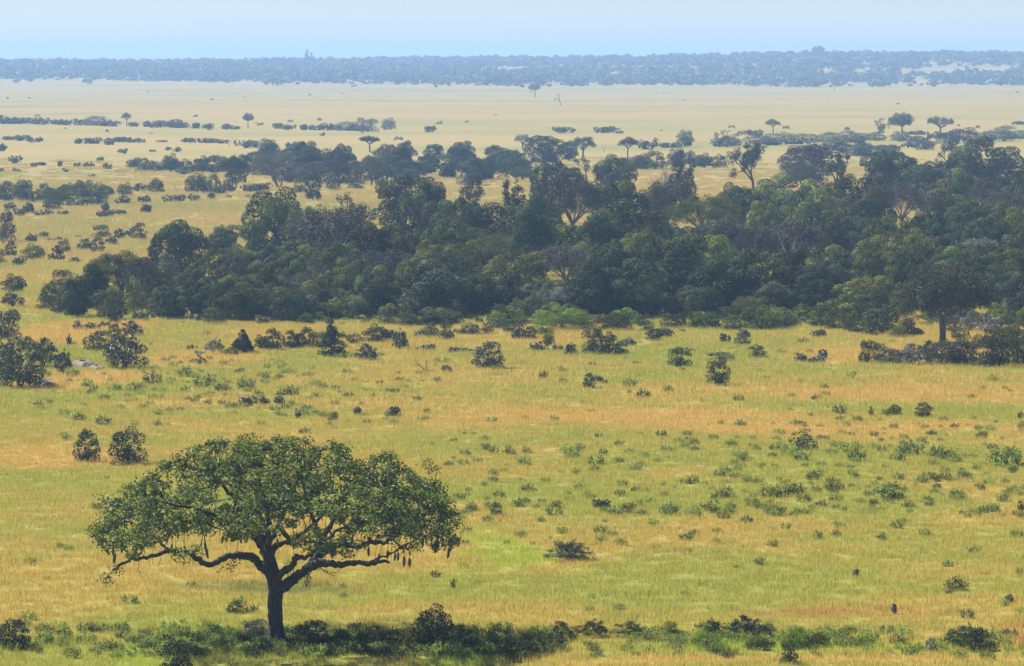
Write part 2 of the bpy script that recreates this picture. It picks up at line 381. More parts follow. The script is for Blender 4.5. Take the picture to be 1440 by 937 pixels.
def trunk(h, r, nb, reach, rise, sides=7):
    G = Geo(); p = [(0, 0, -.3), (rng.normal(0, .1), rng.normal(0, .1), h * .5), (rng.normal(0, .2), rng.normal(0, .2), h)]
    G.tube(smooth_path(p, 6), np.linspace(r * 1.25, r * .85, 6), sides, .05)
    for k in range(nb):
        a = 2 * np.pi * (k + rng.uniform(-.3, .3)) / nb; q = reach * rng.uniform(.7, 1.1)
        e = np.array([np.cos(a) * q, np.sin(a) * q, h + rise * rng.uniform(.6, 1.2)]); s = np.array(p[-1]); m = (s + e) / 2 + rng.normal(0, .25, 3) * reach * .3
        G.tube(smooth_path([s, m, e], 7), np.linspace(r * .6, r * .15, 7), 5, .05)
    return G
# dense rounded trees (nominal 10 wide, 9 high)
for k, (n, r, per, rx, rz) in enumerate([(19, 1.5, 380, 3.6, 3.4), (26, 1.25, 300, 3.9, 3.2), (14, 1.8, 520, 3.3, 3.5), (32, 1.1, 250, 4.1, 3.5)]):
    lob = lobes_on(n, rx, rz, 4.6, r, zlo=-.8) + [(rng.uniform(-2.8, 2.8), rng.uniform(-2.8, 2.8), rng.uniform(.9, 1.8), 1.2) for _ in range(9)]
    lib('dense%d' % (k + 1), crown(lob, int(per * 1.6), .25, .5, fill=.12), trunk(3.2, .32, 6, 3., 2.6), 10, 9)
# feathery, finer and softer outline
for k in range(3):
    lob = []
    for j in range(70):
        v = unit(rng.normal(size=3)); v[2] = abs(v[2]) * 1.0 - .25; s = rng.uniform(.45, 1) ** .5
        lob.append((v[0] * 4.1 * s, v[1] * 4.1 * s, 4.9 + v[2] * 3.4 * s, rng.uniform(.5, 1.05)))
    lib('airy%d' % (k + 1), crown(lob, 170, .20, .75, .4, lo=-.9, fill=.6, tonevar=.14), trunk(2.6, .25, 8, 3.2, 3.6), 10, 9)
# dome with fine texture (very regular rounded outline)
for k in range(2):
    lob = lobes_on(60, 4.2, 4.4, 2.6, .95, zlo=-.25)
    lib('dome%d' % (k + 1), crown(lob, 260, .21, .35, fill=.1), trunk(1.6, .25, 6, 3., 2.0), 10, 8)
# flat-topped umbrella
for k in range(3):
    lob = []; tk = trunk(3.6, .3, 8, 3.6, 2.0)
    for j in range(90):
        a = rng.uniform(0, 2 * np.pi); q = math.sqrt(rng.random()) * 4.4
        top = 7.6 - 2.0 * (q / 4.6) ** 2 if k != 1 else 7.3 - .9 * (q / 4.6) ** 2
        lob.append((np.cos(a) * q, np.sin(a) * q, top - rng.random() * (2.6 if k < 2 else 3.6) * (1.1 - q / 6.5), rng.uniform(.55, .95)))
    lib('umb%d' % (k + 1), crown(lob, 110 if k < 2 else 150, .24, .9, .45, lo=-.8, fill=.6, tonevar=.12), tk, 10, 8.3)
# the flat-topped tree at the thicket's edge: finer leaf
lob = []; tk = Geo(); tk.tube(smooth_path([(0, 0, -.3), (.05, 0, 1.3), (-.1, 0, 2.9)], 8), np.linspace(.36, .27, 8), 9, .05)
for e in [(-2.6, .3, 4.6), (1.9, -.2, 3.6), (-1.0, -2.6, 5), (.9, 2.7, 5.1), (3.3, .6, 4.6), (-3.6, -.6, 5.1), (0, .3, 6), (-1, 2.5, 5), (2., -2.6, 5)]:
    s = np.array([-.1, 0, 2.8]); e = np.array(e); tk.tube(smooth_path([s, s * .5 + e * .5 + np.array([0, 0, -.35]), e], 8), np.linspace(.2, .05, 8), 6, .05)
for j in range(210):
    a = rng.uniform(0, 2 * np.pi); q = math.sqrt(rng.random()) * 4.5
    top = 7.7 - 2.7 * (q / 4.7) ** 2.6; bot = 3.3 + .5 * (q / 4.6) ** 2; lob.append((np.cos(a) * q, np.sin(a) * q, bot + (top - bot) * (1 - rng.random() ** 1.3), rng.uniform(.5, .85)))
lib('flattop', crown(lob, 150, .2, .9, .45, lo=-.8, fill=.6, tonevar=.1), tk, 10, 8.3)
# sparse tree: limbs show between leaf clusters
for k in range(3):
    tk = Geo(); tips = []
    branchy(tk, (0, 0, -.3), (0, 0, 1), 2.6, .26, 4, .62, .12, 3, tips, 7)
    T = np.array(tips); T[:, :2] *= 4.4 / np.abs(T[:, :2]).max(); sc = 8.2 / T[:, 2].max()
    V_ = np.concatenate(tk.V); tk.V = [np.column_stack([v[:, :2] * 4.4 / np.abs(np.array(tips)[:, :2]).max(), v[:, 2] * sc]) for v in tk.V]; T[:, 2] *= sc
    lob = [(t[0], t[1], t[2], rng.uniform(.4, .75)) for t in T[rng.permutation(len(T))[:80]]]
    lib('sparse%d' % (k + 1), crown(lob, 60, .26, 1.1, .5, lo=-1, fill=.7), tk, 10, 9)
# leafless tree
for k in range(2):
    tk = Geo(); tips = []
    for j in range(4): branchy(tk, (rng.normal(0, .2), rng.normal(0, .2), -.2), unit(np.array([rng.normal(0, .45), rng.normal(0, .45), 1])), 3.0, .15, 5, .5, .1, 3, tips, 5, .022)
    T = np.array(tips); sx = 4.8 / np.percentile(np.abs(T[:, :2]), 97); sz = 8.6 / T[:, 2].max()
    tk.V = [v * np.array([sx, sx, sz]) for v in tk.V]
    lib('bare%d' % (k + 1), None, tk, 10, 9)
tk = Geo(); branchy(tk, (0, 0, -.2), (0.1, 0, 1), 2.8, .14, 3, .5, .3, 2, None, 5, .03); lib('snag', None, tk, 5, 9)
# bushes (nominal 4 wide, 3 high)
def stems(n, h, w, r=.05):
    G = Geo()
    for k in range(n):
        a = rng.uniform(0, 6.28); e = np.array([np.cos(a) * w * rng.random(), np.sin(a) * w * rng.random(), h * rng.uniform(.6, 1)])
        G.tube(smooth_path([(rng.normal(0, .1), rng.normal(0, .1), -.1), e * .5 + rng.normal(0, .12, 3), e], 6), np.linspace(r, r * .3, 6), 4)
    return G
for k, (n, r, per) in enumerate([(16, .62, 190), (24, .5, 140), (12, .72, 240), (30, .42, 105)]):
    lob = lobes_on(n, 1.45, 1.75, 1.05, r, zlo=-.5)
    lib('bush%d' % (k + 1), crown(lob, per, .17, .8, .55, lo=-.7, fill=.3), stems(9, 2.4, 1.2), 4, 3)
for k in range(2):   # twiggy, glinting bush with a ragged outline
    G = stems(22, 2.7, 1.7, .035); lob = []
    for j in range(60):
        v = unit(rng.normal(size=3)); v[2] = abs(v[2]); s = rng.uniform(.5, 1.05)
        lob.append((v[0] * 1.75 * s, v[1] * 1.75 * s, .55 + v[2] * 2.1 * s, rng.uniform(.2, .4)))
    lib('ragged%d' % (k + 1), crown(lob, 58, .17, 1.2, .45, lo=-1, fill=.8), G, 4, 3)
lob = []
for j in range(46):
    z = rng.random() ** 1.3; a = rng.uniform(0, 6.28); q = (1 - z) * 1.35 + .12
    lob.append((np.cos(a) * q * .9, np.sin(a) * q * .9, .35 + z * 2.35, .42 * (1 - .45 * z)))
lib('cone', crown(lob, 110, .17, .8, .5, lo=-.8), stems(5, 2.6, .4), 4, 3)
for k in range(2):   # tall bush blown to one side
    lob = []
    for j in range(30):
        f = rng.random(); a = rng.uniform(0, 6.28)
        lob.append((-.9 + 1.9 * (1 - f) + .65 * np.cos(a), .8 * np.sin(a), .3 + f * 2.1 + .3 * rng.random(), rng.uniform(.35, .6)))
    lib('slant%d' % (k + 1), crown(lob, 130, .17, .8, .5, lo=-.8), stems(8, 1.8, .9), 4, 3)
for k in range(3):   # low leafy herb clump (nominal 1.6 wide, 1 high)
    G = Geo(); n = 26
    for j in range(n):
        a = rng.uniform(0, 6.28); q = math.sqrt(rng.random()) * .7; h = rng.uniform(.45, 1) * (1 - .35 * q)
        b = np.array([np.cos(a) * q, np.sin(a) * q, 0]); e = b * 1.15 + np.array([0, 0, h])
        m = 16; t = rng.random(m) ** .6; P = b + (e - b) * t[:, None] + rng.normal(0, .06, (m, 3))
        G.leaves(P, rng.normal(0, .6, (m, 3)) + np.array([0, 0, .8]), .17, np.clip(rng.normal(.5, .3, m), 0, 1), .5)
    lib('herb%d' % (k + 1), G, None, 1.6, 1)

# ------------------------------------------------------------------ placing
THINGS = []
def part(name, me, parent, mat=None):
    o = bpy.data.objects.new(name, me); COL.objects.link(o); o.parent = parent
    if mat is not None and me.materials and me.materials[0] != mat:
        o.material_slots[0].link = 'OBJECT'; o.material_slots[0].material = mat
    return o
def put(kind, mat, x, y, wd, H, name, cat, look, group, label=None, bark=None, single=False, rot=None, pxy=None):
    if y > 1250 and mat in ('dark', 'blue', 'grey', 'olive'): mat = 'scrub'  # far plants swap to the paled leaf: haze put into their colour
    L = LIB[kind]; z = float(height(x, y)); s = (wd / L['W'], wd / L['W'], H / L['H'])
    if L['c'] is not None and (single or L['t'] is None):
        o = bpy.data.objects.new(name, L['c']); COL.objects.link(o)
        o.material_slots[0].link = 'OBJECT'; o.material_slots[0].material = M[mat]
    else:
        o = bpy.data.objects.new(name, None); COL.objects.link(o); o.empty_display_size = .5
        tree = cat == 'tree'
        part('trunk' if tree else 'stems', L['t'], o, bark or (TWIG if L['c'] is None else None))
        if L['c'] is not None: part('crown' if tree else 'foliage', L['c'], o, M[mat])
    o.location = (x, y, z - .02); o.scale = s; o.rotation_euler = (0, 0, rng.uniform(0, 6.28) if rot is None else rot)
    o['category'] = cat
    if group: o['group'] = group
    u, v = project(x, y, z + H * .5)
    THINGS.append(dict(o=o, look=look, label=label, u=u, v=v, cat=cat, group=group, y=y))
    return o
ADJ = {'herbd': 'mid green', 'scrub': 'hazy grey-green', 'herb': 'fresh green', 'dark': 'dark green', 'deep': 'deep green', 'olive': 'olive green', 'yel': 'yellow-green', 'grey': 'grey-green', 'purp': 'purplish grey', 'silver': 'silvery',
       'blue': 'bluish green', 'bright': 'bright green', 'gloss': 'glossy dark', 'kig': 'mid green'}
SHP = {'dense': 'round-crowned', 'airy': 'feathery', 'dome': 'dome-shaped', 'umb': 'umbrella-shaped', 'flattop': 'flat-topped', 'sparse': 'open-branched', 'bare': 'leafless',
       'snag': 'thin dead', 'bush': 'rounded', 'ragged': 'twiggy', 'cone': 'conical', 'slant': 'leaning', 'herb': 'low leafy'}
def shape(kind): return SHP[kind.rstrip('0123456789')]
NAME = {'dense': 'round_tree', 'airy': 'feathery_tree', 'dome': 'dome_tree', 'umb': 'umbrella_tree', 'flattop': 'flat_topped_tree', 'sparse': 'open_tree', 'bare': 'bare_tree',
        'snag': 'dead_tree', 'bush': 'bush', 'ragged': 'twiggy_bush', 'cone': 'conical_bush', 'slant': 'leaning_bush', 'herb': 'leafy_herb'}
def pick(kind):
    if kind in LIB: return kind
    c = [k for k in LIB if k.rstrip('0123456789') == kind]; return c[rng.integers(len(c))]
# trees of the thicket: crown centre x, crown top y, crown width (photograph pixels), height in metres -> the distance follows
FOREST = """dense dark 252 307 70 7.5|sparse dark 222 327 42 6|umb3 olive 172 348 84 6|dense dark 128 374 42 4.5|dense dark 108 392 36 4|airy purp 200 352 44 6|bush olive 156 409 38 3|bush yel 187 394 24 3.6
dense dark 236 400 50 3.6|dense dark 288 394 46 4|bush blue 228 386 40 4.5|dense dark 268 372 44 4.5|dense olive 310 349 48 4.5|dense grey 340 357 44 4.5|dense olive 328 390 58 4.5|bush dark 300 420 30 2.4
dense1 dark 387 264 80 9.5|airy2 grey 430 279 50 9|airy1 purp 478 272 116 11|sparse purp 495 266 56 10|dense dark 385 344 40 5|dense yel 425 348 56 5|bare1 x 432 358 62 6|dense yel 365 370 50 5|dense olive 410 368 48 5
dense4 dark 568 244 80 10|sparse dark 596 252 46 10|dense3 grey 612 262 52 9|sparse grey 664 238 56 10|sparse dark 706 250 60 9.5|dense2 dark 702 286 110 8|dense dark 650 276 56 9|airy purp 630 290 46 8
sparse dark 745 229 52 10|dense4 dark 788 223 54 9.5|sparse dark 832 217 56 10|dense2 dark 866 217 52 9.5|airy3 purp 806 242 90 11|dense3 olive 878 262 62 9|dense1 dark 888 286 92 9|dense2 dark 845 300 60 8|dense yel 826 318 46 6|dense olive 784 306 60 7
sparse2 purp 968 209 42 8.5|bare x 931 230 36 8|dense1 dark 958 243 44 8|dense olive 922 254 48 8|airy1 olive 990 263 92 9.5|dense grey 1030 255 42 8|sparse1 grey 1060 197 66 10.5|dense yel 1095 248 84 8|dense dark 1048 262 56 8|dense3 yel 1140 257 62 8.5|dense4 yel 1086 278 56 7.5
dense purp 1140 200 80 9|sparse dark 1178 216 46 9|airy grey 1128 222 40 8|airy2 purp 1112 294 92 8.5|airy purp 1062 306 60 8|dense grey 1020 304 66 7|dense olive 1190 252 50 8.5|dense dark 1236 212 38 9.5|dense dark 1266 211 34 9.5|dense dark 1303 226 56 8.5
sparse3 dark 1330 192 40 10|dense1 dark 1392 195 80 11.5|dense4 dark 1352 214 44 9.5|dense dark 1428 236 48 9|dense grey 1226 246 48 10|airy3 purp 1268 248 66 9.5|dense3 yel 1328 258 70 8|dense yel 1352 242 46 8.5|airy purp 1388 244 52 9|airy purp 1414 258 66 8.5
dome1 olive 1260 300 92 8.5|dense grey 1200 280 44 8|dense dark 1170 300 50 7|airy silver 1318 322 64 6|airy silver 1378 326 66 6|dense2 olive 1420 284 66 8.5|dense4 dark 1360 288 64 7.5|dense3 yel 1172 350 86 5.5|dome2 yel 1214 385 88 5.6|dense olive 1408 346 70 6|dense dark 1440 318 50 7|dense grey 1436 384 50 5
dense blue 1140 380 56 5|dense1 dark 940 344 76 7|dense4 olive 976 326 90 7.5|dense2 dark 1066 352 80 7|dense dark 1012 372 76 6|dense grey 1088 398 60 4.6|airy blue 1020 346 70 7|dense dark 1120 356 54 6.5|dense dark 988 404 64 4.5
dense1 dark 884 369 82 7|dense3 deep 834 373 54 6|airy grey 905 392 50 5|dome1 olive 638 325 94 7|dome2 olive 722 348 92 6.5|dense3 grey 606 374 86 5.6|dense2 blue 668 392 76 5|dense blue 640 418 66 3.8|airy2 purp 545 340 86 6.6|airy1 purp 795 334 82 7
dense grey 702 416 60 3.8|airy silver 747 398 46 3.6|airy silver 792 402 56 3.6|dense blue 700 386 60 5|airy purp 770 420 60 3|dense yel 936 414 40 3.2|dense olive 490 368 50 5|dense yel 455 388 46 4.4|airy silver 520 404 50 4|bush4 yel 530 414 56 3.6|airy grey 480 418 50 3|bush grey 435 418 46 3
bush olive 400 410 44 3.2|airy purp 355 422 50 2.4|bush blue 420 430 34 2.4|airy purp 400 396 50 4|dense dark 530 386 50 4.6|dense olive 590 360 56 5.6|bush yel 558 424 44 3.2|airy purp 600 428 60 2.8|airy silver 495 438 44 1.8|bush grey 575 432 46 2.6|dense dark 480 340 50 6|dense dark 340 408 50 3.6
dense blue 745 300 60 8|dense dark 760 270 56 9|dense dark 620 306 56 8|dense olive 560 318 56 7|dense dark 520 320 60 7.5|dense olive 905 322 60 7|airy grey 1010 284 56 8|airy dark 1240 288 54 8|dense dark 1300 300 60 7.5|dense dark 1390 300 60 7.5|dense olive 1230 350 60 6|dense dark 1290 356 56 6|dense dark 860 340 56 7"""
FLAB = {(387, 264): "big dark green tree at the upper left corner of the thicket", (252, 307): "tall dark green tree on its own rise at the thicket's low left end", (1060, 197): "grey open tree with glinting leaves on the thicket's skyline",
    (1392, 195): "biggest dark tree on the skyline at the thicket's right end", (1214, 385): "yellow-green dome tree left of the flat-topped tree", (638, 325): "large olive dome tree at the middle left of the thicket", (884, 369): "dark round tree at the thicket's front, right of the bright green dome bush",
    (1112, 294): "wide purplish feathery tree in the thicket's right middle", (806, 242): "tall purplish feathery tree in the thicket's upper middle", (478, 272): "big purplish feathery tree right of the upper left corner tree", (1260, 300): "olive dome tree with visible trunk above the flat-topped tree",
    (976, 326): "broad olive tree in the lower middle of the thicket", (747, 398): "left one of two silvery shrubs above the bright green dome bush", (792, 402): "right one of two silvery shrubs above the bright green dome bush", (932, 230): 'x',
    (172, 348): "umbrella-shaped olive tree at the thicket's low left end", (1330, 192): "slender open tree left of the biggest skyline tree"}
for row in FOREST.replace('\n', '|').split('|'):
    k, m, cx, top, wpx, H = row.split(); cx, top, wpx, H = float(cx), float(top), float(wpx), float(H)
    D = (CAMZ - H) * F / (top - 80.)
    if D < 444: D = 444 + rng.uniform(0, 10); H = max(CAMZ - (top - 80) * D / F, 2.0)      # nothing of the thicket stands nearer than its front edge
    k = pick(k); tree = k.rstrip('0123456789') not in ('bush', 'ragged')
    x, y = (cx - 720) * D / F, D
    wd = max(min(wpx * 1.35 * D / F, H * 1.45), .85 * H if tree else 0)
    if m == 'x': look = 'leafless grey'
    elif tree: look = ADJ[m] + ' ' + shape(k)
    else: look = ADJ[m] + ' ' + shape(k)
    put(k, m if m != 'x' else 'purp', x, y, wd, H + .2, NAME[k.rstrip('0123456789')], 'tree' if tree else 'bush', look + (' tree' if tree else ' bush'),
        'trees of the thicket' if tree else 'bushes of the thicket', FLAB.get((int(cx), int(top))), bark=TWIG if m == 'x' or (m in ('silver', 'purp') and not k.startswith('sparse')) else None)
# fill between them so that no gap in the wood shows the plain
for j in range(105):
    cx = rng.uniform(300, 1440); ylo = np.interp(cx, [300, 400, 520, 640, 900, 1200, 1440], [390, 345, 320, 300, 285, 290, 270]); top = rng.uniform(ylo, 425)
    H = np.interp(top, [270, 350, 440], [7.5, 5.2, 2.6]); D = (CAMZ - H) * F / (top - 80.)
    if D < 444: D = 444 + rng.uniform(0, 10); H = max(CAMZ - (top - 80) * D / F, 2.0)
    m = ['dark', 'blue', 'olive', 'grey', 'dark', 'yel', 'dark'][rng.integers(7)]; k = pick(['dense', 'dense', 'dome', 'airy'][rng.integers(4)])
    put(k, m, (cx - 720) * D / F, D, min(rng.uniform(56, 84) * D / F, H * 1.3), H, NAME[k.rstrip('0123456789')], 'tree', ADJ[m] + ' ' + shape(k) + ' tree', 'trees of the thicket')

# thick low bush mass at the thicket's left end, and a skirt of rounded bushes along its front
def skirt(n, x0, x1, base_fn, hlo, hhi, wlo, whi, mats, kinds=('bush',), group='bushes of the thicket'):
    for j in range(n):
        cx = rng.uniform(x0, x1); base = base_fn(cx); p = at(cx, base); D = p[1]; k = pick(kinds[rng.integers(len(kinds))]); m = mats[rng.integers(len(mats))]
        ks = k.rstrip('0123456789'); c = 'bush' if ks in ('bush', 'ragged', 'dome') else 'tree'
        put(k, m, p[0], D, rng.uniform(wlo, whi) * D / F, rng.uniform(hlo, hhi) * D / F, NAME[ks] if ks != 'dome' else 'bush', c, ADJ[m] + ' ' + shape(k) + ' ' + c, group)
skirt(34, 90, 430, lambda x: rng.uniform(np.interp(x, [90, 200, 430], [418, 385, 380]), 442), 26, 44, 40, 66, ['dark', 'olive', 'dark', 'grey', 'yel'], ('bush', 'dome', 'dense'))
skirt(84, 430, 1440, lambda x: rng.uniform(442, 460), 16, 32, 26, 56, ['olive', 'olive', 'yel', 'blue', 'yel', 'bright', 'grey'], ('bush', 'dome', 'ragged'))
skirt(22, 300, 470, lambda x: rng.uniform(350, 410), 30, 46, 44, 70, ['dark', 'olive', 'grey', 'blue'], ('dense', 'dome'))
skirt(50, 330, 740, lambda x: rng.uniform(230, 262), 16, 34, 34, 60, ['blue', 'grey', 'blue', 'dark'], ('bush', 'airy', 'dense'), 'distant bushes on the plain')
skirt(16, 880, 1340, lambda x: np.interp(x, [880, 1340], [238, 212]) + rng.uniform(-4, 3), 10, 18, 26, 50, ['blue', 'grey'], ('bush',), 'distant bushes on the plain')
skirt(16, 960, 1440, lambda x: np.interp(x, [960, 1440], [206, 194]) + rng.uniform(-2, 2), 7, 14, 24, 46, ['blue', 'grey'], ('bush',), 'distant bushes on the plain')
skirt(14, 0, 150, lambda x: rng.uniform(276, 288), 14, 24, 24, 40, ['dark', 'grey', 'olive'], ('bush',), 'distant bushes on the plain')
skirt(16, 190, 340, lambda x: rng.uniform(236, 246), 8, 18, 20, 34, ['blue', 'grey'], ('bush',), 'distant bushes on the plain')
# things whose foot shows: kind material centre-x foot-y top-y width
def foot(rows, cat, group, grp_look='', single=False, minpx=26):
    for row in rows.replace('\n', '|').split('|'):
        a = row.split('#'); lab = a[1].strip() if len(a) > 1 else None
        k, m, cx, base, top, wpx = a[0].split(); cx, base, top, wpx = map(float, (cx, base, top, wpx))
        k = pick(k); p = at(cx, base)
        if p is None: continue
        D = p[1]; ks = k.rstrip('0123456789'); H = (base - top) * D / F * 1.04
        if D > 1300 and ks == 'bush': wpx *= 1.45
        c = cat if ks not in ('bush', 'ragged', 'cone', 'slant') else 'bush'
        if ks == 'herb': c = 'herb'
        look = ('leafless grey' if m == 'x' else ADJ[m] + ' ' + shape(k)) + ' ' + ('clump' if c == 'herb' else c)
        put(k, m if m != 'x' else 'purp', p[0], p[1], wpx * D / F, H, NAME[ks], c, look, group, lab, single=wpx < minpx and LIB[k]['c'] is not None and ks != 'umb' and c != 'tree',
            bark=TWIG if m in ('silver', 'x') else (BARK2 if ks == 'flattop' else None), rot=0 if ks == 'slant' or ks == 'flattop' else None)
foot("""flattop grey 1325 485 367 146 # grey-green flat-topped tree with bare trunk standing at the thicket's right edge
umb grey 1268 196 157 40 # tall umbrella-shaped tree with long bare trunk on the far right plain
umb2 grey 1322 194 163 40 # broad flat umbrella tree right of the tallest umbrella tree on the plain
sparse grey 1236 192 165 32 # pale hazy open-branched tree just left of the tallest umbrella tree
umb1 blue 1087 188 167 24 # small umbrella tree alone on the pale plain above the thicket
umb blue 752 137 116 20 # small umbrella tree on the pale plain below the ridge bushes
snag x 789 149 120 20 # leafless thin tree on the pale plain below the ridge bushes
umb2 blue 520 214 190 32 # hazy blue umbrella tree rising over the woods left of centre
umb1 blue 178 178 158 16 # tiny umbrella tree in the leftmost distant bush line
umb3 blue 349 181 158 17 # tiny bushy-based umbrella tree in the distant bush line, left half
umb1 dark 327 268 218 42 # dark umbrella tree with leaning trunk left of the wide leafless tree
bare2 x 392 264 208 80 # wide purplish leafless tree in the woods on the left
dense4 dark 764 232 190 64 # dark rounded tree on the plain behind the thicket's middle
dense dark 800 226 200 30|umb1 grey 883 222 192 30 # small round-headed tree with bare trunk above the thicket's centre
snag x 142 282 246 20 # thin dead tree over the bushes on the left plain
snag x 222 272 244 14|snag x 248 270 250 18|snag x 151 197 180 10|snag x 322 206 186 14|snag x 850 214 196 10
airy blue 382 234 197 32|dense blue 430 244 201 52|dense blue 480 248 206 42|airy purp 476 264 216 48|airy grey 522 260 212 44|dense dark 564 254 209 48|dense blue 600 246 216 34
airy grey 305 240 215 38|dense blue 572 226 200 32|dense blue 612 232 202 32|dense blue 650 234 200 46|airy blue 696 232 201 36|airy blue 735 210 186 30|airy blue 820 222 188 46|dense blue 660 244 222 30
airy purp 345 258 226 40|airy purp 430 262 228 44|airy grey 545 240 205 30|dense blue 630 250 228 36|dense blue 708 244 221 26|airy blue 720 232 208 28
dense blue 963 207 184 28|sparse blue 1012 207 182 46|bare x 5 345 296 30 # leafless tree cut off by the left picture edge, beside dark bushes""", 'tree', 'scattered trees on the plain')
for (k, m, px, top, wpx, lab) in [('sparse2', 'scrub', 437, 69, 20, 'lone branching tree poking above the far ridge, left of centre'), ('umb3', 'scrub', 1150, 63, 20, 'lone umbrella tree poking above the far ridge, right half'),
        ('snag', 'x', 528, 74, 10, 'thin dead stem sticking up from the far ridge right of the lone branching tree'), ('snag', 'x', 845, 72, 8, 'left of two thin dead stems on the ridge skyline, centre right'), ('snag', 'x', 879, 73, 7, 'right of two thin dead stems on the ridge skyline, centre right')]:
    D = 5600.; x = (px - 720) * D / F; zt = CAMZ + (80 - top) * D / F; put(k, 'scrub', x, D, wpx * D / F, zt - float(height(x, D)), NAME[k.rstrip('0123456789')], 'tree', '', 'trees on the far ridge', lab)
foot("""bush grey 913 210 193 20|bush blue 940 208 200 26|bush blue 1048 190 182 12|bush blue 1065 194 182 12|bush blue 1098 200 187 44|bush blue 1130 200 188 40|bush blue 1170 200 187 36|bush blue 1195 199 185 30|bush blue 1212 197 188 30
bush green0 920 238 214 44|bush grey 950 238 212 34|bush blue 990 236 217 34|bush blue 1012 236 219 26|bush dark 900 240 222 24""".replace('green0', 'olive') + """
bush purp 1356 200 181 42|bush purp 1335 202 186 28|bush blue 1412 198 178 34|bush olive 1436 196 184 26|bush grey 1432 176 170 12|bush blue 1185 214 200 34|bush blue 1213 213 201 34|bush grey 1240 212 203 26|bush blue 1257 212 201 24|bush blue 1284 208 200 18|bush blue 1306 207 199 18|bush blue 1307 195 189 8
bush blue 1290 190 184 24|bush blue 1232 198 186 24|bush blue 1390 200 190 20|bush blue 1160 212 200 24|bush blue 1372 204 196 18
bush blue 606 186 177 12|bush blue 795 187 178 18|bush blue 850 187 178 26|bush blue 868 188 183 10|bush blue 547 184 167 18|bush blue 517 185 167 24|bush blue 490 184 171 24|bush blue 500 184 174 20
bush blue 0 174 162 20|bush blue 16 174 164 18|bush blue 32 174 165 22|bush blue 52 175 165 16|bush blue 70 175 166 22|bush blue 88 176 168 16|bush blue 118 176 167 20|bush blue 136 177 163 22|bush blue 148 178 167 14|bush blue 161 178 171 18|bush blue 189 178 172 12|bush blue 205 179 170 14|bush blue 228 180 169 18|bush blue 252 180 168 20|bush blue 241 180 172 14|bush blue 274 181 172 14|bush blue 292 181 173 14
bush blue 316 182 174 14|bush blue 330 182 176 10|bush blue 392 182 173 10|bush blue 406 183 175 12|bush blue 425 183 174 12|bush blue 438 183 175 10|bush blue 452 184 173 14|bush blue 472 184 175 14
bush blue 22 230 218 15|bush blue 4 213 201 12|bush blue 30 198 189 14|bush blue 41 201 193 10|bush blue 57 200 193 10|bush blue 14 197 192 18|bush blue 85 235 226 8|bush blue 111 235 227 7|bush blue 105 235 228 5|bush grey 125 236 228 16|bush blue 142 227 219 10|bush blue 151 238 229 12|bush grey 55 233 227 20|bush blue 46 235 228 7
bush blue 128 202 191 15|bush blue 112 202 194 12|bush blue 150 204 194 12|bush blue 168 200 193 24|bush blue 190 201 195 22|bush blue 265 201 194 16|bush blue 290 201 193 16|bush blue 310 202 195 12|bush blue 173 216 208 12|bush blue 250 214 206 12|bush blue 237 211 205 8|bush blue 214 214 210 8|bush blue 230 200 197 10
bush blue 195 232 221 14|bush blue 217 238 224 22|bush blue 240 242 218 30|bush blue 203 238 228 18|bush blue 262 244 226 26|bush blue 285 244 222 34|bush blue 253 246 238 14|bush blue 350 208 197 22|bush blue 375 208 196 24|bush blue 415 210 198 30
bush grey 8 284 257 34|bush dark 35 284 253 28|bush dark 62 283 260 28|bush grey 88 281 262 26|bush dark 118 281 253 30|bush grey 136 280 262 20|bush olive 50 285 268 24|bush blue 14 296 284 17|bush grey 42 300 284 22|bush dark 74 297 280 32|bush dark 112 291 278 28|bush dark 136 290 277 17|bush olive 100 290 280 18
bush olive 176 276 258 28|bush dark 196 269 256 17|bush dark 219 272 252 28|snag x 222 262 243 6|bush dark 276 272 246 40|bush grey 296 272 258 22|bush dark 174 287 275 24|bush grey 203 286 274 22|bush dark 247 285 273 24|bush dark 272 283 272 22|bush dark 296 281 271 14|bush dark 148 298 283 17|bush dark 148 305 295 24|bush dark 170 303 294 20|bush dark 204 300 286 20 # small dark bush standing alone on the open plain left of the dark umbrella tree
bush grey 90 303 294 14|bush olive 60 303 294 24|bush dark 10 340 297 26|bush dark 0 372 350 22|bush grey 25 305 292 20
bush blue 42 342 328 16|bush dark 63 335 323 17|bush dark 142 334 316 27|bush dark 157 344 330 19|bush grey 80 340 333 18|bush dark 112 334 330 8|bush grey 90 356 338 24|bush dark 16 362 340 21|bush yel 47 366 344 38 # rounded yellow-green bush among dark bushes on the left plain
ragged purp 80 369 344 26|ragged purp 105 370 360 20|bush grey 25 375 362 22|bush grey 118 352 338 26|bush grey 138 356 334 26|bush dark 120 346 334 14|bush grey 195 338 315 28|bush olive 170 336 320 20|bush grey 330 335 316 26|bush dark 348 340 322 18|bush grey 365 345 330 26|bush grey 310 336 318 24
bush dark 20 412 387 40|ragged purp 18 431 408 40|bush dark 86 404 379 32|bush dark 70 432 398 32|bush grey 80 440 424 26|bush dark 98 426 398 24|bush grey 62 436 418 24|bush olive 156 442 410 38|bush dark 130 436 414 26|bush grey 108 438 420 22
bush blue 440 282 246 30 # greenish bush in front of the wide leafless tree's right side
bush olive 424 272 248 26|bush dark 322 270 255 22|bush olive 300 272 247 26|bush olive 284 270 246 20|bush grey 310 274 258 20|bush grey 350 270 258 28|bush olive 372 268 256 22|bush dark 296 277 272 12|bush dark 349 278 273 13|bush dark 321 278 274 8|bush grey 468 268 250 26|bush grey 500 266 250 26|bush grey 535 264 250 24""", 'bush', 'distant bushes on the plain', minpx=30)
